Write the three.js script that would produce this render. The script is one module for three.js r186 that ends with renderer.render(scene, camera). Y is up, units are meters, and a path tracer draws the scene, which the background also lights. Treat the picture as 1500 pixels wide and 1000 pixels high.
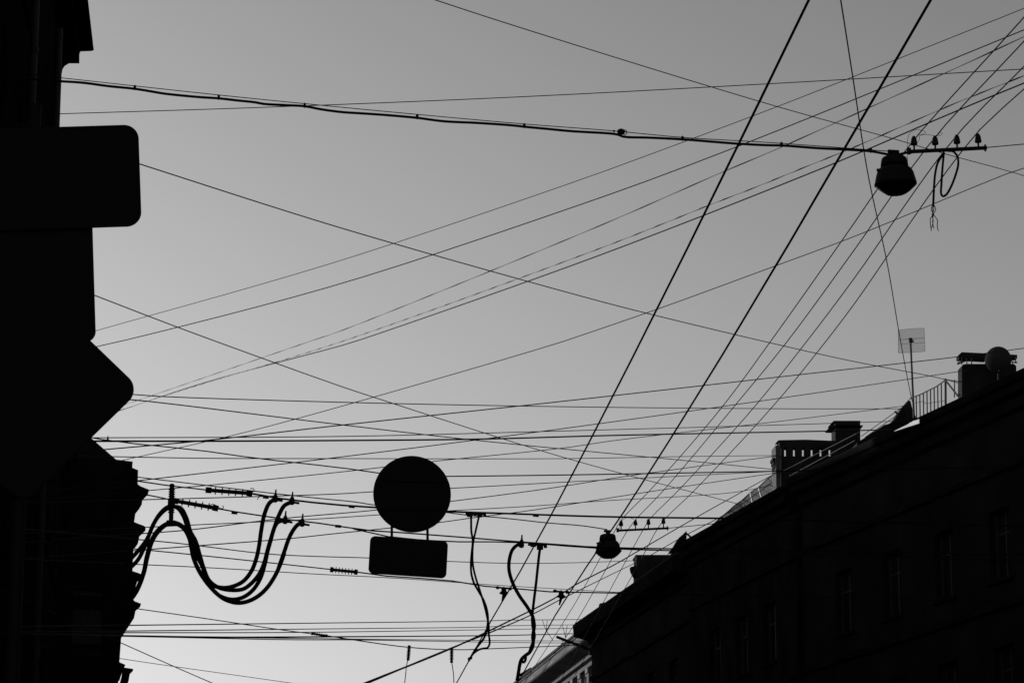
import * as THREE from 'three';
import { mergeGeometries as mergeRaw } from 'three/addons/utils/BufferGeometryUtils.js';

// ---------------------------------------------------------------- camera, sky, sun, exposure
const scene = new THREE.Scene();
const FOC = 4600;                                            // focal length in photograph pixels (long lens)
const camera = new THREE.PerspectiveCamera(2 * Math.atan(500 / FOC) * 180 / Math.PI, 1.5, 0.1, 3000);
camera.rotation.order = 'YXZ';
camera.position.set(0, 1.6, 0);
camera.rotation.set(Math.atan(1180 / FOC), -Math.atan(427 / Math.hypot(FOC, 1180)), 0);   // the street runs along -z
camera.updateMatrixWorld(true);
scene.add(camera);

const SUN_AZ = 80 * Math.PI / 180, SUN_EL = 12 * Math.PI / 180;   // to the left of the street, low
const sunDir = new THREE.Vector3(-Math.sin(SUN_AZ) * Math.cos(SUN_EL), Math.sin(SUN_EL), -Math.cos(SUN_AZ) * Math.cos(SUN_EL));
{
  const W = 2048, Hh = 1024, data = new Float32Array(W * Hh * 4);
  const azSun = Math.atan2(sunDir.z, sunDir.x);
  for (let j = 0; j < Hh; j++) {
    const el = ((j + 0.5) / Hh - 0.5) * 180;
    const e = Math.max(el, 0);
    const h = 0.05 + 0.95 * Math.exp(-(e - 8) / 17 - ((e - 8) / 45) ** 2);
    for (let i = 0; i < W; i++) {
      const az = ((i + 0.5) / W - 0.5) * 2 * Math.PI;
      let th = Math.abs(az - azSun); if (th > Math.PI) th = 2 * Math.PI - th; th *= 180 / Math.PI;
      const fade = Math.cos(Math.min(e, 90) * Math.PI / 180);          // towards the zenith the bearing stops to matter
      const g = Math.exp(0.85 * Math.tanh((80 - th) / 25) * fade);
      const v = 0.72 * h * g, k = (j * W + i) * 4;
      data[k] = data[k + 1] = data[k + 2] = v; data[k + 3] = 1;
    }
  }
  const sky = new THREE.DataTexture(data, W, Hh, THREE.RGBAFormat, THREE.FloatType);
  sky.mapping = THREE.EquirectangularReflectionMapping; sky.magFilter = THREE.LinearFilter; sky.minFilter = THREE.LinearFilter;
  sky.wrapS = THREE.RepeatWrapping; sky.needsUpdate = true;
  scene.background = sky; scene.environment = sky;
}
const sun = new THREE.DirectionalLight(0xffffff, 4.2);
sun.position.copy(sunDir).multiplyScalar(300).add(new THREE.Vector3(6, 0, -90));
sun.target.position.set(6, 0, -90); scene.add(sun, sun.target);
sun.castShadow = true; sun.shadow.mapSize.set(4096, 4096);
Object.assign(sun.shadow.camera, { left: -140, right: 140, top: 60, bottom: -60, near: 1, far: 700 });

const renderer = new THREE.WebGLRenderer({ antialias: true });
renderer.toneMapping = THREE.LinearToneMapping;
renderer.toneMappingExposure = 1;
renderer.shadowMap.enabled = true;

// ---------------------------------------------------------------- helpers
const mergeGeometries = (gs) => mergeRaw(gs.map((g) => (g.index ? g.toNonIndexed() : g)));
const V = (x, y, z) => new THREE.Vector3(x, y, z);
let seed = 20140511;
const rnd = () => { seed = (seed * 1664525 + 1013904223) >>> 0; return seed / 4294967296; };
const taken = {};
function numbered(n) { taken[n] = (taken[n] ?? -1) + 1; return taken[n] ? n + '_' + String(taken[n]).padStart(3, '0') : n; }
// a sight line through a point of the photograph, cut at d metres down the street
function ray(px, py) { return V((px - 750) / FOC, -(py - 500) / FOC, -1).applyQuaternion(camera.quaternion); }
function P(px, py, d) { const v = ray(px, py); return v.multiplyScalar(d / -v.z).add(camera.position); }
function PH(px, py, h) { const v = ray(px, py); return v.multiplyScalar(h / v.y).add(camera.position); }
const camInv = camera.matrixWorld.clone().invert();
const M = (d, px = 750, py = 700) => -P(px, py, d).applyMatrix4(camInv).z / FOC;   // metres per photograph pixel at depth d

function grey(v, rough, extra = {}) {
  const { map, ...rest } = extra;
  const m = new THREE.MeshPhysicalMaterial({ roughness: rough, specularIntensity: 0.3, ...rest });
  m.color.setRGB(v, v, v); if (map) m.map = map;
  return m;
}
function noiseTexture(n, lo, hi, oct, stretchX = 1, stretchY = 1) {     // tileable mottled grain, grey
  const data = new Uint8Array(n * n * 4), grids = [];
  for (let o = 0; o < oct; o++) { const c = 4 << o; grids.push({ cx: c * stretchX, cy: c * stretchY, g: Array.from({ length: c * stretchX * c * stretchY }, rnd) }); }
  for (let y = 0; y < n; y++) for (let x = 0; x < n; x++) {
    let s = 0, a = 0.5, tot = 0;
    for (const { cx, cy, g } of grids) {
      const fx = x / n * cx, fy = y / n * cy, x0 = Math.floor(fx), y0 = Math.floor(fy), u = fx - x0, w = fy - y0;
      const su = u * u * (3 - 2 * u), sw = w * w * (3 - 2 * w), x1 = (x0 + 1) % cx, y1 = (y0 + 1) % cy;
      s += a * ((g[y0 * cx + x0] * (1 - su) + g[y0 * cx + x1] * su) * (1 - sw) + (g[y1 * cx + x0] * (1 - su) + g[y1 * cx + x1] * su) * sw);
      tot += a; a *= 0.62;
    }
    const v = Math.round(255 * (lo + (hi - lo) * s / tot)), k = (y * n + x) * 4;
    data[k] = data[k + 1] = data[k + 2] = v; data[k + 3] = 255;
  }
  const t = new THREE.DataTexture(data, n, n); t.wrapS = t.wrapT = THREE.RepeatWrapping; t.magFilter = THREE.LinearFilter; t.minFilter = THREE.LinearMipmapLinearFilter;
  t.generateMipmaps = true; t.colorSpace = THREE.SRGBColorSpace; t.repeat.set(0.2, 0.2); t.needsUpdate = true; return t;
}
const plasterMap = noiseTexture(256, 0.55, 1, 5), sootMap = noiseTexture(256, 0.45, 1, 5, 2, 1);
const MAT = {
  oldalu: grey(0.4, 0.4, { metalness: 1 }),
  asphalt: grey(0.045, 0.95, { map: plasterMap }), paving: grey(0.09, 0.9, { map: plasterMap }),
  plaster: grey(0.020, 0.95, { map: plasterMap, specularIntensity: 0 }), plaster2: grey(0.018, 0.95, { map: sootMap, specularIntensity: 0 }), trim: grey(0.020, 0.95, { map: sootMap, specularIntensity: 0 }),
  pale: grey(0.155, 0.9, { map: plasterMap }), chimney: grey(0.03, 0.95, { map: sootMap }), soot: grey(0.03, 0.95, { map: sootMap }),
  roof: grey(0.022, 0.7, { map: sootMap, specularIntensity: 0.15 }), glass: grey(0.01, 0.08, { specularIntensity: 0.1 }), frame: grey(0.025, 0.7),
  iron: grey(0.022, 0.6), cable: grey(0.012, 0.7), wire: grey(0.016, 0.65), bright: grey(0.5, 0.35, { metalness: 0.5 }), zinc: grey(0.9, 0.35, { metalness: 1 }),
  alu: grey(0.85, 0.25, { metalness: 1 }), sign: grey(0.022, 0.65), porcelain: grey(0.03, 0.35), white: grey(0.8, 0.3), pipe: grey(0.035, 0.6), rod: grey(0.06, 0.6), lamp: grey(0.02, 0.6), bowl: grey(0.02, 0.25, { specularIntensity: 0.4 }), post: grey(0.45, 0.5),
};
function shade(o) { o.traverse((m) => { if (m.isMesh) { m.castShadow = true; m.receiveShadow = true; } }); return o; }
function part(name, geo, mat, parent) { const m = new THREE.Mesh(geo, mat); m.name = name; parent.add(m); return m; }
function thing(name, label, category, pos = V(0, 0, 0), group) {
  const o = new THREE.Group(); o.name = numbered(name); o.position.copy(pos); o.userData = { label, category };
  if (group) o.userData.group = group;
  scene.add(o); return o;
}
function single(name, geo, mat, label, category, group) {
  const m = new THREE.Mesh(geo, mat); m.name = numbered(name); m.userData = { label, category };
  if (group) m.userData.group = group;
  scene.add(m); return m;
}
function structure(name, geo, mat) { const m = new THREE.Mesh(geo, mat); m.name = name; m.userData = { kind: 'structure' }; scene.add(m); return m; }
const box = (w, h, d, x = 0, y = 0, z = 0) => new THREE.BoxGeometry(w, h, d).translate(x, y, z);
function bevelBox(w, h, d, x = 0, y = 0, z = 0, b = 0.015) {
  const s = new THREE.Shape(); s.moveTo(-w / 2 + b, -h / 2 + b); s.lineTo(w / 2 - b, -h / 2 + b); s.lineTo(w / 2 - b, h / 2 - b); s.lineTo(-w / 2 + b, h / 2 - b); s.closePath();
  return new THREE.ExtrudeGeometry(s, { depth: d - 2 * b, bevelThickness: b, bevelSize: b, bevelSegments: 1, curveSegments: 1 }).translate(x, y, z - d / 2 + b);
}
function tube(pts, r, seg, radial = 6) {
  const c = new THREE.CatmullRomCurve3(pts, false, 'centripetal');
  return new THREE.TubeGeometry(c, seg ?? Math.max(8, pts.length * 6), r, radial, false);
}
function bar(a, b, r, radial = 6) { return new THREE.TubeGeometry(new THREE.LineCurve3(a, b), 1, r, radial, false); }
function cappedBar(a, b, r, radial = 8, r2 = r) {
  const L = a.distanceTo(b), g = new THREE.CylinderGeometry(r2, r, L, radial);
  g.applyQuaternion(new THREE.Quaternion().setFromUnitVectors(V(0, 1, 0), b.clone().sub(a).normalize()));
  return g.translate((a.x + b.x) / 2, (a.y + b.y) / 2, (a.z + b.z) / 2);
}
function aim(group, from, to) { group.position.copy(from); group.quaternion.setFromUnitVectors(V(0, 1, 0), to.clone().sub(from).normalize()); }
function polyShape(pts) { const s = new THREE.Shape(); pts.forEach(([x, y], i) => (i ? s.lineTo(x, y) : s.moveTo(x, y))); s.closePath(); return s; }
function extrude(pts, depth, bevel = 0) { return new THREE.ExtrudeGeometry(polyShape(pts), { depth, bevelEnabled: bevel > 0, bevelThickness: bevel, bevelSize: bevel, bevelSegments: 1, curveSegments: 4 }); }

// ---------------------------------------------------------------- ground
structure('ground', new THREE.PlaneGeometry(1600, 1600).rotateX(-Math.PI / 2).translate(0, -0.02, -100), MAT.asphalt);
structure('road', (() => { const g = new THREE.ShapeGeometry(polyShape([[1.2, -40], [17, -40], [17, 80], [14, 97], [11.4, 106], [10.2, 120], [8, 160], [-1, 160], [0.8, 106], [1.2, 60]])); return g.rotateX(-Math.PI / 2).translate(0, -0.012, 0); })(), MAT.asphalt);
structure('pavement_left', extrude([[-3, -40], [1.2, -40], [1.2, 60], [-3, 60]], 0.13).rotateX(-Math.PI / 2).translate(0, -0.012, 0), MAT.paving);
structure('pavement_right', extrude([[17.01, -40], [20.6, -40], [20.6, 83], [17, 97], [14.5, 105], [13.04, 120], [10.21, 120], [11.41, 106], [14.01, 97], [17.01, 80]], 0.13).rotateX(-Math.PI / 2).translate(0, -0.012, 0), MAT.paving);

// ---------------------------------------------------------------- buildings
// plan points are [x, d]: x metres to the right, d metres down the street; heights from the ground
const paneGeo = box(0.5, 0.86, 0.02), WIN = { w: 1.15, h: 1.9 };
const frameGeo = mergeGeometries([box(0.08, WIN.h, 0.09, -WIN.w / 2 + 0.04), box(0.08, WIN.h, 0.09, WIN.w / 2 - 0.04), box(WIN.w - 0.16, 0.08, 0.09, 0, WIN.h / 2 - 0.04), box(WIN.w - 0.16, 0.08, 0.09, 0, -WIN.h / 2 + 0.04),
  box(0.06, WIN.h - 0.16, 0.07), box(WIN.w - 0.16, 0.05, 0.065, 0, 0.32)]);
const paneLow = box((WIN.w - 0.22) / 2, WIN.h / 2 + 0.215, 0.02), paneHigh = box((WIN.w - 0.22) / 2, WIN.h / 2 - 0.425, 0.02);
const sillGeo = bevelBox(WIN.w + 0.24, 0.1, 0.22);
function addWindow(parent, x, y, back, m) {
  const f = part('window', frameGeo, m.frame, parent); f.position.set(x, y, back);
  for (const s of [-1, 1]) {
    const qx = s * ((WIN.w - 0.22) / 4 + 0.03);
    part('pane', paneLow, MAT.glass, f).position.set(qx, -WIN.h / 2 + 0.08 + (WIN.h / 2 + 0.215) / 2, 0.01);
    part('pane', paneHigh, MAT.glass, f).position.set(qx, WIN.h / 2 - 0.08 - (WIN.h / 2 - 0.425) / 2, 0.01);
  }
  const s = part('sill', sillGeo, m.trim, f); s.position.set(0, -WIN.h / 2 - 0.06, -back + 0.02);
}
// local frame of a building: x along the facade, y up, z into the building
function frameOf(A, B) {
  const a = V(A[0], 0, -A[1]), b = V(B[0], 0, -B[1]), x = b.clone().sub(a).normalize(), y = V(0, 1, 0), z = new THREE.Vector3().crossVectors(x, y);
  return { origin: a, L: a.distanceTo(b), q: new THREE.Quaternion().setFromRotationMatrix(new THREE.Matrix4().makeBasis(x, y, z)) };
}
function building(name, label, A, B, { eave, depth = 11, wall = MAT.plaster, frame = MAT.frame, trim = MAT.trim, bay = 2.7, storey = 3.7, first = 1.6, margin = 1.2, profile, pitch = 0.55, windows = true, courses = true, skip = () => false, tip = false }) {
  const { origin, L, q } = frameOf(A, B), o = thing(name, label, 'building', origin); o.quaternion.copy(q);
  if (tip) o.position.add(V(0, 0, Math.max(...(profile || [[0.55]]).map((p) => p[0]))).applyQuaternion(q));   // A and B mark the outer edge of the cornice
  const holes = [], T = 0.42;
  if (windows) {
    const n = Math.max(1, Math.floor((L - 2 * margin) / bay)), step = (L - 2 * margin) / n;
    for (let r = 0; first + r * storey + WIN.h < eave - 0.9; r++) for (let c = 0; c < n; c++) if (!skip(margin + (c + 0.5) * step)) holes.push([margin + (c + 0.5) * step, first + r * storey + WIN.h / 2]);
  }
  const s = polyShape([[0, -0.3], [L, -0.3], [L, eave], [0, eave]]);
  for (const [x, y] of holes) { const p = new THREE.Path(), w = WIN.w / 2, h = WIN.h / 2; p.moveTo(x - w, y - h); p.lineTo(x - w, y + h); p.lineTo(x + w, y + h); p.lineTo(x + w, y - h); p.closePath(); s.holes.push(p); }
  part('wall', new THREE.ExtrudeGeometry(s, { depth: T, bevelEnabled: false }), wall, o);
  part('wall', mergeGeometries([box(0.4, eave + 0.3, depth - T - 0.01, 0.2, eave / 2 - 0.15, (depth + T) / 2), box(0.4, eave + 0.3, depth - T - 0.01, L - 0.2, eave / 2 - 0.15, (depth + T) / 2), box(L - 0.82, eave + 0.28, 0.4, L / 2, eave / 2 - 0.15, depth - 0.21)]), wall, o);
  part('floor_slab', mergeGeometries([box(L - 0.82, 0.2, depth - 0.9, L / 2, eave - 0.15, depth / 2), box(L - 0.82, eave, 0.1, L / 2, eave / 2 - 0.3, 2.2)]), trim, o);
  for (const [x, y] of holes) addWindow(o, x, y, 0.24, { frame, trim });
  if (courses) for (let y = first + storey - 0.75; y < eave - 2; y += storey) part('string_course', bevelBox(L - 0.02, 0.16, 0.12, L / 2, y, -0.045), trim, o);
  const pr = profile || [[0, -0.75], [0.1, -0.7], [0.14, -0.5], [0.34, -0.42], [0.38, -0.2], [0.5, -0.15], [0.55, 0], [0, 0.02]];
  // profile [outward, height above eave]: extruded along the facade
  part('cornice', new THREE.ExtrudeGeometry(polyShape(pr.map(([u, v]) => [u, v])), { depth: L, bevelEnabled: false }).rotateY(Math.PI / 2).translate(0, eave, -0.002), trim, o);
  const out = Math.max(...pr.map((p) => p[0])), rise = depth / 2 * pitch, top = pr[pr.length - 1][1];
  const rp = [[-out + 0.06, eave + top + 0.015], [depth / 2, eave + top + rise], [depth + 0.2, eave + top + 0.015], [depth + 0.2, eave + top + 0.005], [-out + 0.06, eave + top + 0.005]];
  const roof = part('roof', new THREE.ExtrudeGeometry(polyShape(rp.map(([zz, y]) => [-zz, y])), { depth: L - 0.06, bevelEnabled: false }).rotateY(Math.PI / 2).translate(0.03, 0, 0), MAT.roof, o);
  o.userData.size = undefined; delete o.userData.size;
  return { o, L, out, top, rise, roof };
}

// near building on the left: its cornice ends in profile at d = 61
const k61 = M(61, 110, 80);
const cornL = [[90, 112], [91, 105], [94, 100], [100, 96], [115, 95.6], [114.6, 81], [116, 77], [131, 76], [135.4, 74.6], [132.5, 66], [131.5, 55], [90, 54]].map(([x, y]) => [(x - 90) * k61, (55 - y) * k61]);
const wallX = P(90, 100, 61).x, eaveL = P(132, 55, 61).y;
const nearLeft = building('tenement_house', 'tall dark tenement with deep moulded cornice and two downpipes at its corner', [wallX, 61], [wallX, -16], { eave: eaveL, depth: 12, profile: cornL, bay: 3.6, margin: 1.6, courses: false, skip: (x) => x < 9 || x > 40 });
for (const px of [84.5, 48]) {                             // downpipes on its facade
  const x = wallX + 0.078; let lo = 30, hi = 60.8;
  for (let i = 0; i < 40; i++) { const m = (lo + hi) / 2; if (P(px, 100, m).x > x) lo = m; else hi = m; }
  const d = lo, top = eaveL - 0.72, pp = part('downpipe', new THREE.CylinderGeometry(0.066, 0.066, top - 0.3, 12), MAT.pipe, nearLeft.o);
  pp.position.copy(nearLeft.o.worldToLocal(V(x, (top + 0.3) / 2, -d)));
  for (const yy of [3, 6.2, 9.4, 12.6, 15.8, 18.4, 19.9]) part('clamp', mergeGeometries([new THREE.CylinderGeometry(0.082, 0.082, 0.09, 12), box(0.05, 0.06, 0.14, 0, 0, 0.075)]), MAT.iron, pp).position.set(0, yy - pp.position.y, 0);
}
// set-back terrace behind it, out of sight, added to shade the facades opposite
building('shading_terrace', 'unseen dark terrace house added for its shadow, set back directly behind the tall tenement', [-5.75, 93], [-5.4, 62.6], { eave: 25.3, depth: 12, bay: 3.6, margin: 1.5, pitch: 0.6 });
building('shading_terrace', 'lower unseen terrace house added for its shadow, between its taller neighbour and the corner house', [-5.9, 105.4], [-5.76, 93.2], { eave: 24.3, depth: 12, bay: 3.6, margin: 1.2, pitch: 0.6 });

// corner building further down on the left: stacked mouldings in profile
{
  const d = 107, k = M(d, 190, 800), C = P(190, 1000, d), o = thing('corner_house', 'corner house with stacked stone mouldings and a hanging bracket on its edge', 'building', V(C.x, 0, -d));
  o.rotation.y = 12 * Math.PI / 180;                       // local -z runs down the street, bent to the left
  const X = (px) => (px - 190) * k, Y = (py) => P(190, py, d).y;
  const bl = (pts, depth, name, mat = MAT.trim, dz = 0) => part(name, extrude(pts.map(([x, y]) => [X(x), Y(y)]), depth).translate(0, 0, -depth - dz), mat, o);
  // body of the wall, with window openings towards the camera
  const s = polyShape([[-11, -0.2], [X(173), -0.2], [X(173), Y(700)], [-11, Y(700)]]), holes = [];
  for (let r = 0; r < 5; r++) for (let c = 0; c < 4; c++) holes.push([-1.45 - c * 2.5, 4.1 + r * 3.75]);
  for (const [x, y] of holes) { const p = new THREE.Path(), w = WIN.w / 2, h = WIN.h / 2; p.moveTo(x - w, y - h); p.lineTo(x - w, y + h); p.lineTo(x + w, y + h); p.lineTo(x + w, y - h); p.closePath(); s.holes.push(p); }
  part('wall', new THREE.ExtrudeGeometry(s, { depth: 0.42, bevelEnabled: false }).translate(0, 0, -0.46), MAT.plaster, o);
  part('wall', mergeGeometries([box(0.4, Y(700), 20, X(173) - 0.2, Y(700) / 2, -10.47), box(0.4, Y(700), 20, -10.8, Y(700) / 2, -10.47), box(11, Y(700), 0.4, -5.5, Y(700) / 2, -20.3), box(10.1, Y(700), 0.2, -5.45, Y(700) / 2, -2.4)]), MAT.plaster, o);
  for (const [x, y] of holes) { const w = new THREE.Group(); w.name = 'window_bay'; o.add(w); w.rotation.y = Math.PI; w.position.set(x, y, -0.04); addWindowFlat(w); }
  function addWindowFlat(w) {
    part('frame', frameGeo, MAT.frame, w).position.z = 0.24;
    for (const q of [-1, 1]) { part('pane', paneLow, MAT.glass, w).position.set(q * ((WIN.w - 0.22) / 4 + 0.03), -WIN.h / 2 + 0.08 + (WIN.h / 2 + 0.215) / 2, 0.25); part('pane', paneHigh, MAT.glass, w).position.set(q * ((WIN.w - 0.22) / 4 + 0.03), WIN.h / 2 - 0.08 - (WIN.h / 2 - 0.425) / 2, 0.25); }
    part('sill', sillGeo, MAT.trim, w).position.set(0, -WIN.h / 2 - 0.06, 0.02);
  }
  const inner = -300;
  bl([[inner, 676], [160, 674.6], [184, 676], [183.6, 685], [192.4, 688], [192.4, 708], [inner, 708]], 20, 'parapet');
  bl([[inner, 708.2], [192.2, 708.2], [196, 711], [209.6, 715.6], [208, 723], [201.5, 725.4], [inner, 725.4]], 3, 'cornice', MAT.trim, 0.004);
  bl([[150, 725.6], [201, 725.6], [199.4, 738], [196, 744.5], [190.4, 752], [189, 764], [150, 764]], 0.9, 'console', MAT.trim, 0.01);
  bl([[inner, 764.2], [189, 764.2], [196, 766.6], [204, 769], [206, 771], [206, 776], [198.5, 781], [inner, 781]], 2, 'string_course', MAT.trim, 0.004);
  bl([[150, 781.2], [198, 781.2], [195.4, 796], [192, 801], [189, 804], [188.6, 836], [150, 836]], 0.9, 'console', MAT.trim, 0.01);
  bl([[inner, 836.2], [189, 836.2], [196, 838], [203.6, 840.6], [203, 845], [197, 849], [inner, 849]], 2, 'string_course', MAT.trim, 0.004);
  bl([[150, 849.2], [196.8, 849.2], [192, 865], [189, 875], [150, 875]], 0.9, 'console', MAT.trim, 0.01);
  bl([[inner, 875.2], [189, 875.2], [193, 880], [202.6, 883], [201.6, 888], [195.6, 891.6], [inner, 891.6]], 2, 'string_course', MAT.trim, 0.004);
  bl([[150, 891.8], [195.4, 891.8], [193, 905], [184, 920], [175, 935], [173.6, 970], [150, 970]], 0.9, 'console', MAT.trim, 0.01);
  bl([[inner, 970.2], [173.6, 970.2], [182.4, 973.6], [181, 977], [178, 984], [174.5, 997], [inner, 997]], 1.2, 'string_course', MAT.trim, 0.004);
  bl([[180, 977.5], [194, 979], [194, 982], [189.4, 987], [188, 997], [186, 1003], [179, 1010], [172, 1012], [174, 1002], [179, 997], [181, 988], [181.4, 982]], 0.5, 'bracket', MAT.trim, 0.02);
  // pitched roof rising away from the street
  bl([[inner, 676], [160, 674.4], [128, 650], [-60, 508], [-260, 640], [inner, 660]], 20, 'roof', MAT.roof, 0.05);
}

// buildings on the right, one after another along the bending street
const eaveR0 = 21.4, eaveR1 = 20 + 1.6, eaveR2 = 19.9 + 1.6;
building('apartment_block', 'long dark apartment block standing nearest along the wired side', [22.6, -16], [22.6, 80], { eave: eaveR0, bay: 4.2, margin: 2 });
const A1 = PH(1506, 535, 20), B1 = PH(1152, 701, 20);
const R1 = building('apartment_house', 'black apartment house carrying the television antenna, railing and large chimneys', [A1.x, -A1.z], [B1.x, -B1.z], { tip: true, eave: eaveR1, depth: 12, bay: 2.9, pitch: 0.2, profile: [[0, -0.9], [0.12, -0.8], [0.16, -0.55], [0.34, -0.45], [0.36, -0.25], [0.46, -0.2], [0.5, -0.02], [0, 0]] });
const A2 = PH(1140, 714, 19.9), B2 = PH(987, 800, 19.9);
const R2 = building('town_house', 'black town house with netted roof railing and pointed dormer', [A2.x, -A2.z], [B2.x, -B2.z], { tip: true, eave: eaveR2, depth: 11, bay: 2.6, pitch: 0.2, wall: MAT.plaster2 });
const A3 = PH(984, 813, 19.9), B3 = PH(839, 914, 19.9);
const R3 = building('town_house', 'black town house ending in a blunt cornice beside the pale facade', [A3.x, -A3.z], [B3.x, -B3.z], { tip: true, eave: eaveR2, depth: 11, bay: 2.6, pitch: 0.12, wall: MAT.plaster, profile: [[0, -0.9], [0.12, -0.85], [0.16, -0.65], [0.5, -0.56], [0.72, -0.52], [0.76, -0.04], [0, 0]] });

// pale far building: facade of pilasters under a heavy cornice, lit by the sun
{
  const A = [17.15, 129], B = [14.45, 160], eave = 23.45, { origin, L, q } = frameOf(A, B), depth = 10;
  const o = thing('corner_palace', 'pale stone facade with tall pilasters and layered cornice, sunlit beyond the black houses', 'building', origin); o.quaternion.copy(q);
  const bay = 1.75, w = 1.0, hgt = 3.0, holes = [], n = Math.floor((L - 1) / bay);
  for (let r = 0; r < 4; r++) for (let c = 0; c < n; c++) holes.push([0.6 + (c + 0.5) * bay, eave - 2.62 - r * 4.4]);
  const s = polyShape([[0, -0.3], [L, -0.3], [L, eave], [0, eave]]);
  for (const [x, y] of holes) { const p = new THREE.Path(); p.moveTo(x - w / 2, y - hgt / 2); p.lineTo(x - w / 2, y + hgt / 2); p.lineTo(x + w / 2, y + hgt / 2); p.lineTo(x + w / 2, y - hgt / 2); p.closePath(); s.holes.push(p); }
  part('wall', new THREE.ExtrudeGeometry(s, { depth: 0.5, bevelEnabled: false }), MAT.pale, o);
  part('wall', mergeGeometries([box(0.4, eave, depth - 0.5, 0.2, eave / 2, depth / 2 + 0.26), box(0.4, eave, depth - 0.5, L - 0.2, eave / 2, depth / 2 + 0.26), box(L - 0.82, eave, 0.2, L / 2, eave / 2, 2.6)]), MAT.plaster, o);
  const fg = mergeGeometries([box(0.07, hgt, 0.08, -w / 2 + 0.035), box(0.07, hgt, 0.08, w / 2 - 0.035), box(w - 0.14, 0.07, 0.08, 0, hgt / 2 - 0.035), box(w - 0.14, 0.07, 0.08, 0, -hgt / 2 + 0.035), box(0.06, hgt - 0.14, 0.07), box(w - 0.14, 0.05, 0.065, 0, 0.6)]), pg = box(w - 0.16, hgt - 0.16, 0.02);
  for (const [x, y] of holes) { const f = part('window', fg, MAT.frame, o); f.position.set(x, y, 0.42); part('pane', pg, MAT.glass, f).position.z = 0.05; }
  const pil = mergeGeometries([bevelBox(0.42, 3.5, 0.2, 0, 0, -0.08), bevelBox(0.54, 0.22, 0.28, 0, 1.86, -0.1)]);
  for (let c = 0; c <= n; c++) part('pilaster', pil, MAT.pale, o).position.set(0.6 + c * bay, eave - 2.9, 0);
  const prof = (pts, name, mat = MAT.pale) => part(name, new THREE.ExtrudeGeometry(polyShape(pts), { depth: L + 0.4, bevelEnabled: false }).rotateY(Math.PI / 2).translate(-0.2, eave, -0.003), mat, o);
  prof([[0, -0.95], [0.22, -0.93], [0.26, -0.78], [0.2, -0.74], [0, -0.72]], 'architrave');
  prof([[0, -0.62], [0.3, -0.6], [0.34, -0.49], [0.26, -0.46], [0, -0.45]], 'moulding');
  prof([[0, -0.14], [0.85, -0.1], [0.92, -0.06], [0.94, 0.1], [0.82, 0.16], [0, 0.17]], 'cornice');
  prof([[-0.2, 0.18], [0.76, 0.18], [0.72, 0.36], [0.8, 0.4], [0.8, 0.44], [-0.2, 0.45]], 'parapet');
  { // dark turret at its far end
    const t = part('corner_turret', new THREE.CylinderGeometry(0.42, 0.42, 3, 12), MAT.soot, o); t.position.copy(o.worldToLocal(P(777.5, 1030, 158))); t.quaternion.identity();
    part('cap', new THREE.ConeGeometry(0.56, 0.34, 12).translate(0, 1.67, 0), MAT.roof, t);
  }
  part('roof', new THREE.ExtrudeGeometry(polyShape([[-0.2, 0.47], [0.84, 0.47], [0.82, 0.6], [-4, 1.1], [-9, 0.5]]), { depth: L + 0.4, bevelEnabled: false }).rotateY(Math.PI / 2).translate(-0.2, eave, 0), MAT.roof, o);
}

// plan of the facades, for fixing wires to them
const rightPlan = [[-20, 22.6], [80, 22.6], [-A1.z, A1.x + 0.5], [-B1.z, B1.x + 0.5], [-A2.z, A2.x + 0.55], [-B2.z, B2.x + 0.55], [-A3.z, A3.x + 0.76], [-B3.z, B3.x + 0.76], [129, 17.15], [160, 14.45], [400, 14.45]];
function rightX(d) { for (let i = 1; i < rightPlan.length; i++) if (d <= rightPlan[i][0]) { const [d0, x0] = rightPlan[i - 1], [d1, x1] = rightPlan[i]; return d1 === d0 ? x1 : x0 + (x1 - x0) * (d - d0) / (d1 - d0); } return 13.3; }
const leftX = (d) => (d < 61.2 ? wallX : d < 106.5 ? -5.4 - 0.5 * (d - 62.6) / 43 : -3 - (d - 107) * 0.21);

// ---------------------------------------------------------------- wires
function path3(px, dL, dR) {
  const cum = [0]; for (let i = 1; i < px.length; i++) cum.push(cum[i - 1] + Math.hypot(px[i][0] - px[i - 1][0], px[i][1] - px[i - 1][1]));
  return px.map(([x, y], i) => P(x, y, 1 / (1 / dL + (1 / dR - 1 / dL) * cum[i] / cum[cum.length - 1])));
}
function reach(p, from, hit) {                              // carries the end of a wire on to the wall that it is fixed to
  const dir = p.clone().sub(from).normalize(), c = p.clone();
  for (let i = 0; i < 1600; i++) { c.addScaledVector(dir, 0.05); if (hit(c)) { c.addScaledVector(dir, 0.04); break; } }
  return c;
}
function endsOf(pts, L, R) {
  const out = pts.slice(), n = pts.length;
  if (L === 'wall') out.unshift(reach(pts[0], pts[1], (c) => c.x < leftX(-c.z)));
  else if (typeof L === 'number') out.unshift(pts[0].clone().addScaledVector(pts[0].clone().sub(pts[1]).normalize(), L));
  if (R === 'wall') out.push(reach(pts[n - 1], pts[n - 2], (c) => c.x > rightX(-c.z)));
  else if (typeof R === 'number') out.push(pts[n - 1].clone().addScaledVector(pts[n - 1].clone().sub(pts[n - 2]).normalize(), R));
  return out;
}
function wire(name, label, group, px, dL, dR, wpx, { L = 'wall', R = 'wall', mat = MAT.wire, cat = 'wire', radial = 6 } = {}) {
  const pts = endsOf(path3(px, dL, dR), L, R), r = wpx * 1.5 * (M(dL) + M(dR)) / 4;
  return single(name, tube(pts, r, pts.length * 5, radial), mat, label, cat, group);
}
const G = {
  cross: 'thin wires slung between facades', diag: 'long wires slanting across the street', low: 'low parallel wires', run: 'lamp line wires', trolley: 'trolley contact wires',
};
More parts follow.
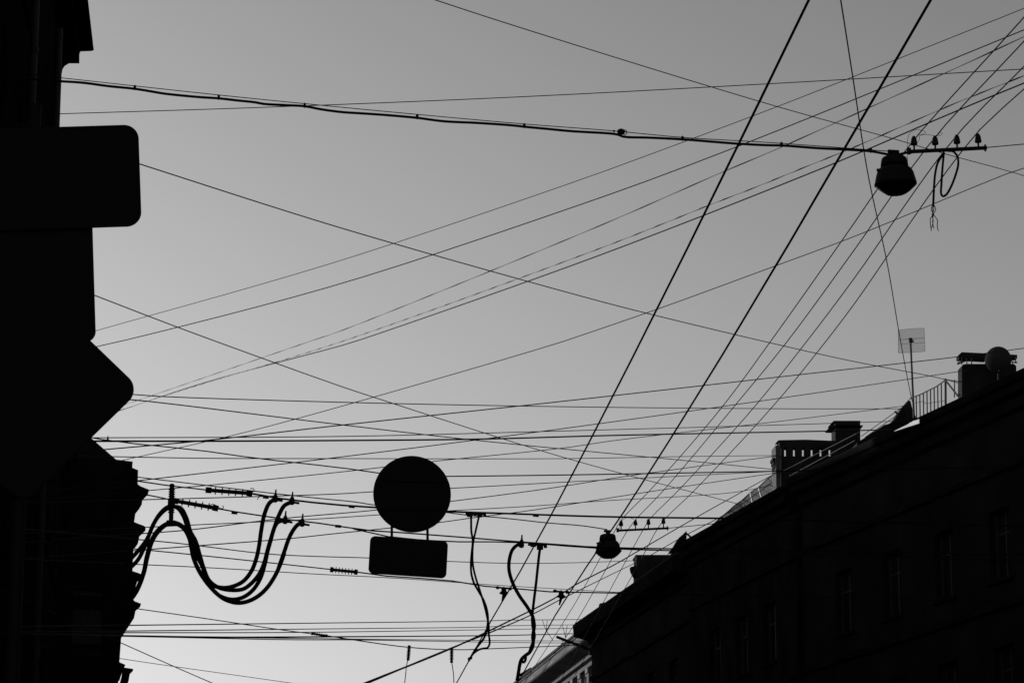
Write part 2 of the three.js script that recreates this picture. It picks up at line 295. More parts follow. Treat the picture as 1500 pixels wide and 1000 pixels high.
// trolley contact wires along the street
function trolley(px, label) {
  const pts = px.map(([x, y]) => PH(x, y, 5.65)), n = pts.length;
  pts.unshift(pts[0].clone().addScaledVector(pts[0].clone().sub(pts[1]).normalize(), 22));
  pts.push(pts[n].clone().addScaledVector(pts[n].clone().sub(pts[n - 1]).normalize(), 60));
  single('trolley_wire', tube(pts, 0.0075, pts.length * 4, 8), MAT.cable, label, 'wire', G.trolley);
}
trolley([[1185, 0], [1063.3, 250], [938.7, 500], [809.5, 750], [760, 840], [738, 876], [668.8, 1000]], 'thick straight trolley wire running along the street, on the round sign\'s side');
trolley([[1363.7, 0], [1218.8, 250], [1070.5, 500], [913.7, 750], [840, 858], [821, 888], [764, 990]], 'thick straight trolley wire running along the street, passing behind the smaller lamp');

// four wires of the lamp line, from lamp to lamp
const S = [
  [[1500, 26], [1340, 204], [1283, 281], [1250, 329], [1129, 500], [1054, 601], [950.4, 720], [911, 760], [901, 777], [879, 818], [838.5, 890], [784, 975]],
  [[1500, 61], [1371, 200], [1250, 368.5], [1153.5, 500], [1080, 590], [970.4, 720], [932, 760], [918.5, 778], [896, 819], [843.5, 911.5], [829, 933]],
  [[1500, 98], [1404, 196], [1250, 410], [1182, 500], [1100, 602], [992, 720], [952, 760], [941, 778], [885, 880], [862, 922]],
  [[1500, 131], [1434, 192], [1250, 447.5], [1210, 500], [1135, 592], [1015.5, 720], [974, 760], [961.6, 777], [943, 812], [921.6, 851], [902, 885]],
];
const sTell = ['fixed to the insulator closest to the lamp', 'on the second insulator from the lamp', 'on the third insulator from the lamp', 'on the outermost insulator of the crossarm'];
S.forEach((px, i) => {
  const a = 1, iL2 = px.findIndex(([, y]) => y === 760), d1 = 40, d2 = 67;
  const dep = (y) => 1 / (1 / d1 + (1 / d2 - 1 / d1) * (y - 200) / 560);
  const pts = px.map(([x, y]) => P(x, y, dep(y)));
  single('lamp_line_wire', tube(endsOf(pts, 25, 14), 0.0082, 90, 6), MAT.wire, 'wire of the lamp line ' + sTell[i], 'wire', G.run);
});

// wires slanting over the street: [points, depth at first, depth at last, width, what they look like]
const dl = 'thin wire slanting steeply across the open sky';
const W = (px, a, b, w, label, group, opt) => wire(opt?.name || 'overhead_wire', label, group, px, a, b, w, opt);
W([[139, 484.5], [500, 381], [875, 254.5], [890, 249], [1125, 161.5], [1320, 84.5], [1500, 12.5]], 56, 38, 0.75, 'topmost of the five long wires fanning from the street signs to the upper corner', G.diag);
W([[139, 508], [175, 500], [500, 415], [875, 291], [988, 250], [1125, 197], [1500, 44]], 56, 40, 1.05, 'second of the five long wires fanning from the street signs, evenly dark', G.diag);
W([[173, 602], [300, 560], [500, 506], [520, 500], [875, 375], [1196, 250], [1280, 215], [1407, 160], [1500, 122]], 107.1, 46, 1.0, 'lowest of the five long wires fanning from the street signs', G.diag, { L: 0.6 });
W([[172, 675.5], [330, 640], [453, 608], [825, 500], [875, 483], [965, 452], [1137, 389], [1250, 347], [1482, 252], [1510, 243]], 58, 44, 0.85, 'long thin wire rising from the corner house up to the big lamp\'s loose cable', G.diag);
W([[560, -26], [638, 0], [750, 36.5], [1125, 152], [1325, 207.5], [1375, 222.5], [1475, 249.5], [1500, 257]], 30, 44, 0.98, 'dark straight wire passing behind the big lamp\'s insulators', G.diag);
W([[204, 240], [235, 250], [500, 334], [875, 440], [957, 461], [1120, 500], [1250, 529], [1370, 552], [1386, 556]], 52, 90, 0.98, 'dark wire running from the rectangular street sign down to the roof railing', G.diag, { R: 1.2 });
W([[137, 432], [262, 480], [500, 566], [550, 582.5], [825, 669.5], [1078, 737]], 56, 98, 0.88, 'wire slanting from the square street sign down to the netted railing', G.diag, { R: 0.8 });
W([[1222, -60], [1232, 0], [1250, 115], [1271, 250], [1300, 385], [1318, 490], [1334, 575], [1337, 588]], 40, 88, 1.1, 'steep wire dropping to the foot of the antenna mast', G.diag, { L: 12, R: 0.1 });
// twisted pairs that catch the sun
function twisted(px, dL, dR, wpx, label, pitch, L, R, mat = MAT.alu) {
  const pts = endsOf(path3(px, dL, dR), L, R), c = new THREE.CatmullRomCurve3(pts, false, 'centripetal'), len = c.getLength(), n = Math.ceil(len / pitch * 7), r = wpx * 1.15 * (M(dL) + M(dR)) / 4;
  const fr = c.computeFrenetFrames(n, false), strands = [];
  const pos = [], idx = [], K = 8;
  for (let i = 0; i <= n; i++) {
    const p = c.getPointAt(i / n), a = i / n * len / pitch * Math.PI, N = fr.normals[i], B = fr.binormals[i];
    for (let j = 0; j < K; j++) {
      const t = j / K * 2 * Math.PI, u = Math.cos(t) * r * 1.25, v = Math.sin(t) * r * 0.6, uu = u * Math.cos(a) - v * Math.sin(a), vv = u * Math.sin(a) + v * Math.cos(a);
      pos.push(p.x + N.x * uu + B.x * vv, p.y + N.y * uu + B.y * vv, p.z + N.z * uu + B.z * vv);
      if (i < n) { const a0 = i * K + j, a1 = i * K + (j + 1) % K; idx.push(a0, a1, a0 + K, a1, a1 + K, a0 + K); }
    }
  }
  const g = new THREE.BufferGeometry(); g.setAttribute('position', new THREE.Float32BufferAttribute(pos, 3)); g.setIndex(idx); g.computeVertexNormals();
  g.setAttribute('uv', new THREE.Float32BufferAttribute(new Float32Array(pos.length / 3 * 2), 2));
  return single('twisted_wire', g, mat, label, 'wire', G.diag);
}
twisted([[180, 593.5], [453, 500], [500, 484], [875, 332], [1063, 250], [1125, 224], [1275, 157], [1385, 107], [1500, 54]], 107.1, 44, 1.0, 'bare twisted wire with faint glints, above the pair that joins at the corner house', 2.4, 0.6, 'wall', MAT.oldalu);
twisted([[170, 602], [300, 561], [500, 500], [875, 365], [975, 326], [1037, 301], [1107, 274], [1166, 250], [1250, 216], [1342, 176], [1400, 151], [1462, 126], [1500, 111]], 107.1, 45, 1.1, 'bare twisted wire flashing bright in the sun along its length', 1.1, 0.6, 'wall');

// wires slung across, more or less level
const cw = 'thin dark wire slung level from facade to facade behind the round sign';
W([[90, 166.5], [375, 157.5], [750, 142.3], [1125, 122.7], [1500, 101]], 50, 46, 0.95, 'single nearly level wire just below the thick lamp cable', G.cross);
W([[193, 577.5], [225, 580], [500, 589], [825, 595.5], [1150, 598.5], [1320, 598.5]], 56, 86, 0.85, 'thin level wire ending at the antenna\'s roof dormer', G.cross, { R: 0.8 });
W([[188, 585], [220, 588], [500, 622], [700, 645], [1000, 674], [1140, 688]], 56, 97, 0.9, 'thin wire dropping gently to the slotted chimney from the diamond sign', G.cross, { R: 0.6 });
W([[135, 641], [500, 639], [825, 631], [1150, 622], [1320, 616.5]], 57, 88, 0.8, 'thin level wire passing behind the square brick stack', G.cross, { R: 1 });
W([[135, 646], [300, 646], [500, 645], [700, 643], [900, 637.5], [1225, 631], [1320, 629]], 57, 90, 1.45, 'heavier level wire crossing the sky to the square brick stack', G.cross, { R: 1 });
W([[144, 659], [300, 645], [500, 622.5], [825, 587.5], [1150, 551], [1403, 522.5], [1500, 510]], 57, 84, 1.0, 'long wire rising to the cap of the chimney with the dish', G.cross);
W([[156, 668.5], [300, 671], [500, 671.5], [825, 671.5], [1000, 668.5], [1139, 667]], 57, 97, 0.75, 'thin level wire touching the rim of the round sign', G.cross, { R: 0.5 });
W([[192, 705], [500, 669], [825, 627.5], [1150, 582], [1405, 544]], 57, 85, 0.85, 'wire rising to the body of the chimney with the dish', G.cross, { R: 0.7 });
W([[209, 719], [310, 710], [500, 691], [640, 675], [825, 656], [900, 645], [1150, 616], [1320, 595]], 57, 87, 0.75, 'thin wire rising from the corner house\'s cornice to the roof dormer', G.cross, { R: 0.6 });
W([[200, 732], [380, 727], [500, 723], [547, 720], [660, 715], [825, 706], [1000, 697], [1140, 690]], 58, 97, 0.8, 'thin wire passing behind the middle of the round sign', G.cross, { R: 0.6 });
W([[198, 782], [276, 776], [406, 760], [549, 747], [661, 734], [780, 718.6], [825, 712], [920, 697], [1139, 667.5]], 58, 97, 0.85, 'thin wire rising from the looped cables to the slotted chimney', G.cross, { R: 0.5 });
W([[206, 772.5], [276, 769], [406, 763], [480, 759], [553, 754], [656, 748], [780, 741], [875, 734], [1075, 721], [1128, 711]], 58, 97.5, 0.75, 'thin sagging wire ending at the top rail of the netted railing', G.cross, { R: 0.6 });
W([[191, 806.6], [290, 799], [420, 789], [480, 782.5], [572, 773], [644, 765], [694, 758], [780, 747], [935, 722.5], [1137, 692.5]], 58, 97, 0.85, 'thin wire crossing between the round sign and the plate below it', G.cross, { R: 0.6 });
W([[197, 789.6], [256, 795], [290, 799], [390, 811], [460, 814.6], [541, 817], [656, 822], [760, 825], [840, 824], [930, 821]], 57, 107, 0.8, 'slack thin wire passing behind the lower rectangular plate', G.cross, { R: 0.5 });
W([[190, 826], [300, 831], [460, 840.5], [570, 846], [730, 857], [900, 867]], 57, 100, 0.7, 'thin slack wire just under the lower rectangular plate', G.cross);
// wire that carries the round sign
W([[135, 641], [157, 645], [190, 649], [230, 653], [300, 660.5], [375, 671], [500, 685], [560, 693.5], [603, 697.5], [655, 697.5], [825, 695.5], [1000, 692.5], [1140, 690]], 30.72, 30.72, 1.25, 'dark wire that holds the round sign near its top', 'spans carrying the round sign', { mat: MAT.cable });
// low wires
W([[187, 915.6], [460, 912.4], [720, 909], [740, 908], [785, 907.7], [860, 907]], 58, 112, 0.8, 'uppermost of the low level wires bundled below the looped cables', G.low);
W([[182, 924], [460, 921], [715, 918], [740, 916.5], [837, 915]], 58, 116, 0.75, 'second of the low level wires bundled below the looped cables', G.low);
W([[180, 926.4], [430, 926], [720, 922], [838, 920]], 58, 116, 0.75, 'third of the low level wires bundled below the looped cables', G.low);
W([[177, 931], [216, 931.6], [320, 933], [430, 932.7], [730, 930.5], [835, 928]], 58, 117, 1.15, 'heaviest, fourth of the low level wires bundled below the looped cables', G.low);
W([[178, 931.5], [430, 936.8], [516, 937], [730, 940.5], [822, 941.5]], 58, 117, 0.75, 'fifth of the low level wires bundled below the looped cables', G.low);
W([[178, 931.3], [430, 934.7], [730, 938], [825, 938.5]], 58, 117, 0.75, 'lowest of the low level wires bundled below the looped cables', G.low);
W([[175, 940.6], [256, 976.6], [310, 1000], [400, 1039]], 50, 58, 0.95, 'wire dropping steeply from the corner house below the looped cables', G.diag, { R: 9 });
W([[174, 964], [200, 968], [262, 977], [425, 1000], [560, 1020]], 54, 62, 0.6, 'faint wire sinking gently from the corner house\'s bracket', G.diag, { R: 9 });
// pair of wires rising along the right-hand roofs
W([[455, 1032], [535, 1000], [660, 950], [724, 920], [816, 874], [840, 858], [900, 827], [940, 804], [1016, 760], [1140, 691]], 34, 97, 1.15, 'wire climbing beside the black roofs to the foot of the slotted chimney', G.diag, { L: 9, R: 0.4 });
W([[455, 1035], [535, 1001.5], [652, 952.5], [733, 920], [780, 899.5], [818, 879.5], [930, 824.5]], 34, 106, 1.0, 'wire climbing beside the black roofs to the low chimney', G.diag, { L: 9, R: 0.5 });
W([[955, 812], [1006, 783], [1050, 760], [1078, 744], [1140, 700]], 102, 97.5, 0.9, 'short wire strung over the pointed dormer to the slotted chimney', G.diag, { L: 0.6, R: 0.4 });

// ---------------------------------------------------------------- insulators, clamps, spans for the feeder cables
const ribGeo = new THREE.CylinderGeometry(1, 1, 1, 14);
function strain(a, b, r, ribs, label, group, { rib = 1.9, cap = 1.5 } = {}) {
  const o = thing('strain_insulator', label, 'insulator', a, group), L = a.distanceTo(b); aim(o, a, b);
  part('core', new THREE.CylinderGeometry(r, r, L, 12).translate(0, L / 2, 0), MAT.porcelain, o);
  for (let i = 0; i < ribs; i++) { const m = part('rib', ribGeo, MAT.porcelain, o); m.position.y = L * (0.2 + 0.6 * (ribs > 1 ? i / (ribs - 1) : 0.5)); m.scale.set(r * rib, L * 0.018 + 0.003, r * rib); }
  for (const e of [0, 1]) part('end_fitting', new THREE.CylinderGeometry(r * cap, r * cap, L * 0.13, 12).translate(0, e ? L * 0.955 : L * 0.045, 0), MAT.iron, o);
  return o;
}
const DF = 31;                                               // depth of the feeder spans
const PF = (x, y) => P(x, y, DF);
function span(label, px, wpx, opt) { return wire('span_cable', label, 'feeder spans over the trolley wires', px, DF, DF, wpx, { mat: MAT.cable, cat: 'cable', ...opt }); }
span('upper feeder span of three, passing behind the round sign', [[192, 703], [250, 711.5], [290, 716], [302, 717.5]], 1.4, { R: 0.02 });
span('upper feeder span right of its insulator, running behind the round sign to the far house', [[366, 722.4], [403, 729], [428, 732], [460, 736], [515, 741], [548, 743], [655, 749], [715, 751], [785, 753.5], [900, 757], [1060, 759], [1100, 760]], 1.95, { L: 0.02 });
span('thin guard wire above the upper feeder span', [[192, 697.5], [300, 710.5], [375, 719.5], [418, 724.5], [480, 731], [520, 735], [548, 739.5], [655, 750.5], [690, 755], [720, 757], [760, 761], [800, 765.5], [850, 769.5], [875, 773], [887, 775]], 1.1, { R: 0.02 });
span('lower feeder span left of its insulator', [[204, 723.5], [225, 726.5], [254, 733]], 1.4, { R: 0.02 });
span('lower feeder span passing under the round sign to the smaller lamp', [[314, 744], [345, 749.5], [395, 757], [417, 760], [442, 763.5], [495, 769.5], [520, 775], [575, 779], [655, 785], [700, 788.5], [762, 793.5], [800, 796], [870, 801], [978, 803.5], [1010, 804]], 1.5, { L: 0.02 });
span('second strand of the lower feeder span, touching the plate under the round sign', [[520, 775], [545, 780], [575, 787], [600, 789.5], [655, 793], [760, 794], [810, 798], [870, 802.5], [975, 806], [1010, 807]], 1.4, { L: 0.02 });
span('third feeder span, with a ribbed insulator left of the lower plate', [[190, 803], [300, 814], [450, 830], [486, 834]], 1.2, { R: 0.02 });
span('third feeder span right of its insulator, carrying the trolley wire hangers', [[521, 837.5], [541, 840.5], [560, 843], [610, 846.5], [650, 849], [700, 857], [737, 861.5], [756, 862], [813, 867], [833, 867], [905, 868.5]], 1.4, { L: 0.02 });
strain(PF(302, 717.5), PF(368, 722.5), 0.0205, 5, 'ribbed strain insulator in the upper feeder span', 'strain insulators');
strain(PF(254, 733), PF(318, 744.5), 0.0205, 5, 'ribbed strain insulator in the lower feeder span beside the cable holder', 'strain insulators');
strain(PF(484, 834), PF(523, 837.8), 0.016, 6, 'short ribbed strain insulator beside the plate under the round sign', 'strain insulators', { rib: 2, cap: 1.7 });
// hooked tails beyond the insulators
for (const [px, lab] of [[[[352, 722.5], [362, 723.5], [368, 721.5], [372, 718], [370.5, 715.4], [366, 715.6]], 'hooked wire tail at the end of the upper strain insulator'], [[[307, 740], [311, 738.4], [316, 740], [322, 744.2], [326, 744.5], [327, 742], [325, 740.6]], 'hooked wire tail at the end of the lower strain insulator'], [[[376.5, 731.5], [379, 728], [383, 726.4]], 'short bent wire tail left of the upper cable clamps']])
  single('wire_tail', tube(px.map(([x, y]) => PF(x, y)), 0.0045, 30, 6), MAT.cable, lab, 'wire', 'loose wire tails');
// small clips under the spans
for (const [x, y, lab] of [[515, 741.8, 'small clip on the upper span left of the round sign'], [785, 754.8, 'small clip on the upper span between round sign and lamp'], [389, 728.2, 'small clip on the upper span beside the cable clamps'], [343, 751, 'small clip on the lower span next to its insulator'], [495, 770.6, 'small clip on the lower span left of the round sign']]) {
  const o = thing('span_clip', lab, 'clip', PF(x, y), 'clips on the feeder spans'); o.rotation.z = -0.08;
  part('body', bevelBox(0.06, 0.026, 0.03, 0, 0, 0, 0.006), MAT.iron, o); part('bolt', new THREE.CylinderGeometry(0.006, 0.006, 0.05, 8).rotateX(Math.PI / 2), MAT.iron, o);
}
{
  const k = M(30.7), o = thing('span_clip', 'small pointed clip on the wire that holds the round sign', 'clip', P(157.4, 642.4, 30.72), 'clips on the feeder spans');
  part('body', new THREE.SphereGeometry(1, 10, 8).scale(1.5 * k, 3.4 * k, 1.5 * k), MAT.iron, o); part('bolt', new THREE.CylinderGeometry(0.5 * k, 0.5 * k, 9 * k, 6).translate(0, 0.6 * k, 0), MAT.iron, o);
}
// cable clamp insulators
function cableClamp(x, y, s, label, tail = 1) {
  const k = M(DF), o = thing('cable_clamp', label, 'clamp', PF(x, y), 'cable clamp insulators'); o.rotation.z = -0.06;
  part('body', new THREE.LatheGeometry([[0, -6], [1.6, -6], [3, -5], [3.4, -2.5], [3.2, -1], [2.2, 0], [2.8, 1.2], [2.2, 3], [1.2, 4.4], [0.9, 9.5], [0.5, 10], [0, 10]].map(([r, h]) => new THREE.Vector2(r * k * s, h * k * s)), 14), MAT.porcelain, o);
  if (tail) part('tail', mergeGeometries([cappedBar(V(0, -3.4 * k, 0), V(11 * k * tail, -4.2 * k * Math.abs(tail), 0), 1.7 * k)]), MAT.iron, o);
  part('bolt', new THREE.CylinderGeometry(0.9 * k, 0.9 * k, 8 * k, 8).rotateX(Math.PI / 2).translate(0, -3 * k, 0), MAT.iron, o);
}
cableClamp(403, 728.5, 1.22, 'pointed clamp insulator on the upper span, closer to the strain insulator');
cableClamp(427.5, 732, 1.22, 'pointed clamp insulator on the upper span, closer to the round sign');
cableClamp(417.5, 760, 1.22, 'pointed clamp insulator on the lower span, closer to the strain insulator');
cableClamp(442.5, 764, 1.22, 'pointed clamp insulator on the lower span, closer to the round sign');
cableClamp(764, 795, 1.22, 'pointed clamp insulator at the top of the hanging jumper by the trolley wire', 0);
// post insulator holding the looped cables
{
  const k = M(DF), o = thing('cable_holder', 'upright ribbed insulator holding the looped cables', 'insulator', PF(250, 764)); o.scale.set(1.2, 1, 1.2);
  const y = (py) => (764 - py) * k;
  part('core', new THREE.CylinderGeometry(2.9 * k, 3.1 * k, y(712) - y(740), 12).translate(0, (y(712) + y(740)) / 2, 0), MAT.porcelain, o);
  part('cap', new THREE.SphereGeometry(3.4 * k, 12, 8).scale(1, 0.9, 1).translate(0, y(710.6), 0), MAT.iron, o);
  for (let i = 0; i < 5; i++) { const m = part('rib', ribGeo, MAT.porcelain, o); m.scale.set(4.2 * k, 0.8 * k, 4.2 * k); m.position.y = y(716.5 + i * 3.4); }
  part('saddle', bevelBox(9 * k, 8 * k, 8 * k, 0, y(735.5), 0, 0.006), MAT.iron, o);
  part('lower_core', new THREE.CylinderGeometry(2.9 * k, 2.7 * k, y(736) - y(764), 12).translate(0, (y(736) + y(764)) / 2, 0), MAT.porcelain, o);
  for (let i = 0; i < 3; i++) { const m = part('rib', ribGeo, MAT.porcelain, o); m.scale.set(4.2 * k, 0.7 * k, 4.2 * k); m.position.y = y(744 + i * 3.0); }
  part('lower_saddle', bevelBox(11 * k, 5 * k, 8 * k, 0, y(765), 0, 0.006), MAT.iron, o);
}
// looped feeder cables (photo points of two enlarged views)
const a1 = ([x, y]) => [160 + x / 5, 640 + y / 5], b1 = ([x, y]) => [160 + x / 5, 800 + y / 5];
function feeder(px, label, dz, w = 6.2, group = 'looped feeder cables') {
  const pts = px.map(([x, y], i) => P(x, y, DF + dz * (0.4 + 0.6 * Math.sin(i * 0.45)))); 
  return single('feeder_cable', tube(pts, w * M(DF) / 2, px.length * 8, 10), MAT.cable, label, 'cable', group);
}
feeder([[-60, 1290], [60, 1010], [145, 905], [220, 820], [275, 745], [320, 640], [370, 560], [420, 515], [455, 505], [500, 520], [540, 575], [570, 660], [600, 750], [640, 870]].map(a1).concat([[672, 130], [715, 230], [760, 285], [830, 303], [900, 294], [980, 255], [1040, 180], [1075, 90], [1095, 0]].map(b1), [[1112, 680], [1135, 565], [1170, 485], [1208, 455]].map(a1)), 'looped feeder cable hung from the upper saddle, shallowest of the loops', 0.06);
feeder([[-60, 1340], [70, 1050], [145, 965], [210, 895], [258, 800], [295, 700], [345, 598], [410, 530], [455, 512], [520, 520], [562, 590], [592, 690], [630, 760], [660, 860]].map(a1).concat([[690, 160], [730, 250], [800, 302], [900, 321], [980, 312], [1040, 270], [1095, 205], [1130, 130], [1160, 20]].map(b1), [[1182, 745], [1212, 650], [1242, 570], [1280, 503], [1325, 478]].map(a1)), 'looped feeder cable hung from the upper saddle, second shallowest loop', -0.06);
feeder([[40, 1290], [180, 1145], [245, 1000], [270, 880], [305, 760], [350, 685], [410, 638], [452, 625], [505, 635], [548, 668], [580, 730], [600, 820]].map(a1).concat([[612, 80], [660, 190], [720, 275], [790, 350], [850, 380], [910, 389], [980, 372], [1050, 320], [1105, 235], [1138, 130], [1160, 30]].map(b1), [[1180, 760], [1205, 670], [1232, 625], [1275, 608]].map(a1)), 'looped feeder cable hung from the lower saddle, ending at the lower span\'s inner clamp', 0.1);
feeder([[40, 1305], [184, 1152], [249, 1003], [276, 884], [311, 766], [356, 693], [412, 644], [455, 632], [510, 645], [552, 680], [590, 760], [615, 870]].map(a1).concat([[625, 110], [680, 220], [750, 310], [830, 380], [900, 408], [945, 414], [1005, 405], [1080, 370], [1150, 308], [1210, 220], [1252, 130], [1280, 50]].map(b1), [[1235, 970], [1275, 855], [1325, 718], [1370, 650], [1400, 628]].map(a1)), 'looped feeder cable hung from the lower saddle, deepest loop of all', -0.1);
// jumpers between spans and trolley wires
const c1 = ([x, y]) => [640 + x / 5, 720 + y / 5], e1 = ([x, y]) => [540 + x / 6.25, 840 + y / 6.25], f1 = ([x, y]) => [740 + x / 10, 890 + y / 10];
const jump = (px, w, label, dz = 0) => single('jumper_cable', tube(px.map(([x, y], i) => P(x, y, DF + dz * Math.sin(i * 0.7))), w * M(DF) / 2, px.length * 8, 9), MAT.cable, label, 'cable', 'hanging jumper cables');
jump([[250, 175], [252, 290], [262, 360], [255, 440], [249, 520], [252, 600], [272, 670], [300, 720], [340, 790], [365, 860], [374, 930]].map(c1).concat([[1080, 520], [1055, 590], [1010, 650], [975, 695], [930, 775]].map(e1)), 3.3, 'thin jumper hanging beside the round sign, curving straight to the trolley wire clamp', 0.03);
jump([[308, 180], [285, 280], [266, 370], [260, 460], [264, 540], [287, 640], [307, 700], [332, 780], [357, 870], [372, 940]].map(c1).concat([[1100, 480], [1100, 550], [1107, 640], [1088, 677], [1040, 686], [1000, 700], [955, 735], [930, 772]].map(e1)), 3.1, 'thin jumper hanging beside the round sign, with a sharp elbow near the trolley wire', -0.03);
jump([[612, 382], [580, 396], [550, 430], [530, 500], [528, 570], [545, 640], [570, 700], [610, 770], [660, 840], [693, 895]].map(c1).concat([[405, 130], [420, 200], [428, 270], [415, 350], [405, 430], [412, 510], [400, 580], [355, 655], [295, 700], [240, 755], [215, 830], [200, 920], [185, 1010], [175, 1060]].map(f1)), 5.3, 'bowed jumper hanging from the pointed clamp, wrapped round its neighbour', 0.035);
jump([[757, 405], [750, 450], [740, 540], [725, 680], [710, 800], [701, 880]].map(c1).concat([[395, 150], [398, 220], [405, 290], [425, 360], [428, 440], [395, 530], [370, 600], [345, 670], [305, 700], [298, 760], [270, 800], [238, 775], [215, 850], [195, 940], [175, 1050]].map(f1)), 4.1, 'straight jumper hanging from the lower span, wrapped round its neighbour', -0.035);
// terminal blocks for the jumpers
function terminal(pieces, x, y, label) {
  const k = M(DF), o = thing('cable_terminal', label, 'clamp', PF(x, y), 'cable terminals on the spans');
  for (const [n, dx, dy, w, h] of pieces) part(n, bevelBox(w * k, h * k, 6 * k, dx * k, -dy * k, 0, 0.004), MAT.iron, o);
  return o;
}
terminal([['plate', 0, 0, 30, 2.6], ['lug', -9, 2.2, 8, 4.2], ['lug', 7, 2.6, 5, 4], ['bolt', 13, 1.8, 4, 3.2], ['bolt', -1, 1.6, 3.4, 3], ['bolt', 3, 1.6, 2.4, 3]], 697, 752.6, 'terminal block where the two thin jumpers hang beside the round sign');
terminal([['plate', 0, 0, 27, 2.4], ['lug', 4, 4, 9, 6], ['bolt', 12, 2.4, 4.6, 3.6], ['bolt', -6, 1.6, 8, 2.6]], 787, 797.8, 'terminal block on the lower span above the straight jumper');
for (const [x, y, lab] of [[688, 965, 'clamp joining the thin jumpers to the trolley wire'], [760, 990, 'clamp joining the wrapped jumpers to the trolley wire']]) { const t = terminal([['plate', 0, 0, 3.4, 6], ['bolt', -1.6, 0, 2.6, 2.6], ['bolt', 1.5, -2, 2.6, 2.4]], x, y, lab); t.rotation.z = -0.5; }
// trolley wire hangers
for (const [x, y, lab] of [[738, 866, 'trolley hanger on the wire closer to the round sign'], [822, 871, 'trolley hanger on the wire closer to the black roofs']]) {
  const k = M(DF), o = thing('trolley_hanger', lab, 'hanger', PF(x, y), 'trolley wire hangers');
  part('yoke', cappedBar(V(-9 * k, 5.5 * k, 0), V(10 * k, 4 * k, 0), 1.2 * k), MAT.iron, o);
  for (const s of [-1, 1]) part('end_insulator', new THREE.SphereGeometry(2.5 * k, 10, 8).scale(1.2, 1, 1).translate(s * 9 * k, (s < 0 ? 5.4 : 4) * k, 0), MAT.porcelain, o);
  part('bell', new THREE.LatheGeometry([[0, -6], [2, -6], [2.8, -4.5], [6.4, -3.4], [6.6, -2], [3.8, 0.4], [3.6, 4], [3, 5], [1, 5.4], [0.8, 7], [0, 7]].map(([r, h]) => new THREE.Vector2(r * k, h * k)), 14), MAT.porcelain, o);
  part('ear', cappedBar(V(0, -4 * k, 0), V(-2.5 * k, -15 * k, 0), 2.4 * k, 8, 1.1 * k), MAT.iron, o);
}
// low span with insulators and hanging wires
const DN = 53;
wire('span_cable', 'low span left of its small insulator, under the looped cables', 'low insulated span', [[198, 891], [300, 905.6], [410, 922], [456, 928]], DN, DN, 1.0, { R: 0.02, mat: MAT.cable, cat: 'cable' });
wire('span_cable', 'low span right of its small insulator, with two hanging insulators', 'low insulated span', [[478, 930.8], [496, 933.6], [596, 947.6], [666, 951.4], [730, 949.5], [815, 946]], DN, 70, 0.95, { L: 0.02, mat: MAT.cable, cat: 'cable' });
strain(P(456, 927.6, DN), P(479, 931.2, DN), 0.02, 5, 'small ribbed insulator in the low span under the looped cables', 'strain insulators', { rib: 1.7, cap: 1.4 });
strain(P(599.4, 945.5, DN), P(597.6, 966.5, DN), 0.02, 7, 'small hanging insulator on the low span, closer to the plate under the round sign', 'hanging insulators', { rib: 1.75, cap: 1.3 });
strain(P(661.6, 949, DN), P(661.4, 970, DN), 0.02, 7, 'small hanging insulator on the low span, beside the slanting pair of wires', 'hanging insulators', { rib: 1.75, cap: 1.3 });
wire('drop_wire', 'thin wire dropping from the hanging insulator closer to the plate', 'drop wires', [[597.4, 966], [595.5, 974], [594.3, 985], [592, 1005], [586, 1040]], DN, DN, 0.95, { L: 0.02, R: 2 });
wire('drop_wire', 'thin wire dropping from the hanging insulator by the slanting wires', 'drop wires', [[661.6, 970], [663, 978], [664.5, 990], [664.8, 1005], [665, 1040]], DN, DN, 0.95, { L: 0.02, R: 2 });
// bridle wires at the end of the street
for (const [px, lab] of [[[[794.5, 908], [800, 922.5], [810, 937.5]], 'bridle wire slanting down from the low wires beside the pale facade'], [[[801.6, 908], [800.4, 922.5]], 'short bridle wire meeting the slanting one beside the pale facade'], [[[824, 916], [826.5, 925], [828.5, 934]], 'bridle wire ending at the iron bracket'], [[[831, 916], [829.4, 925], [828.6, 934]], 'second bridle wire ending at the iron bracket']])
  single('bridle_wire', tube(path3(px, 112, 112), 0.011, 12, 5), MAT.wire, lab, 'wire', 'bridle wires');
{
  const o = thing('wall_bracket', 'iron bracket bar reaching out from the last black house', 'bracket', P(866, 952, 121));
  part('arm', cappedBar(V(0, 0, 0), P(815.5, 932.5, 120.4).sub(o.position), 0.055), MAT.iron, o);
  part('plate', bevelBox(0.16, 0.4, 0.1), MAT.iron, o);
}

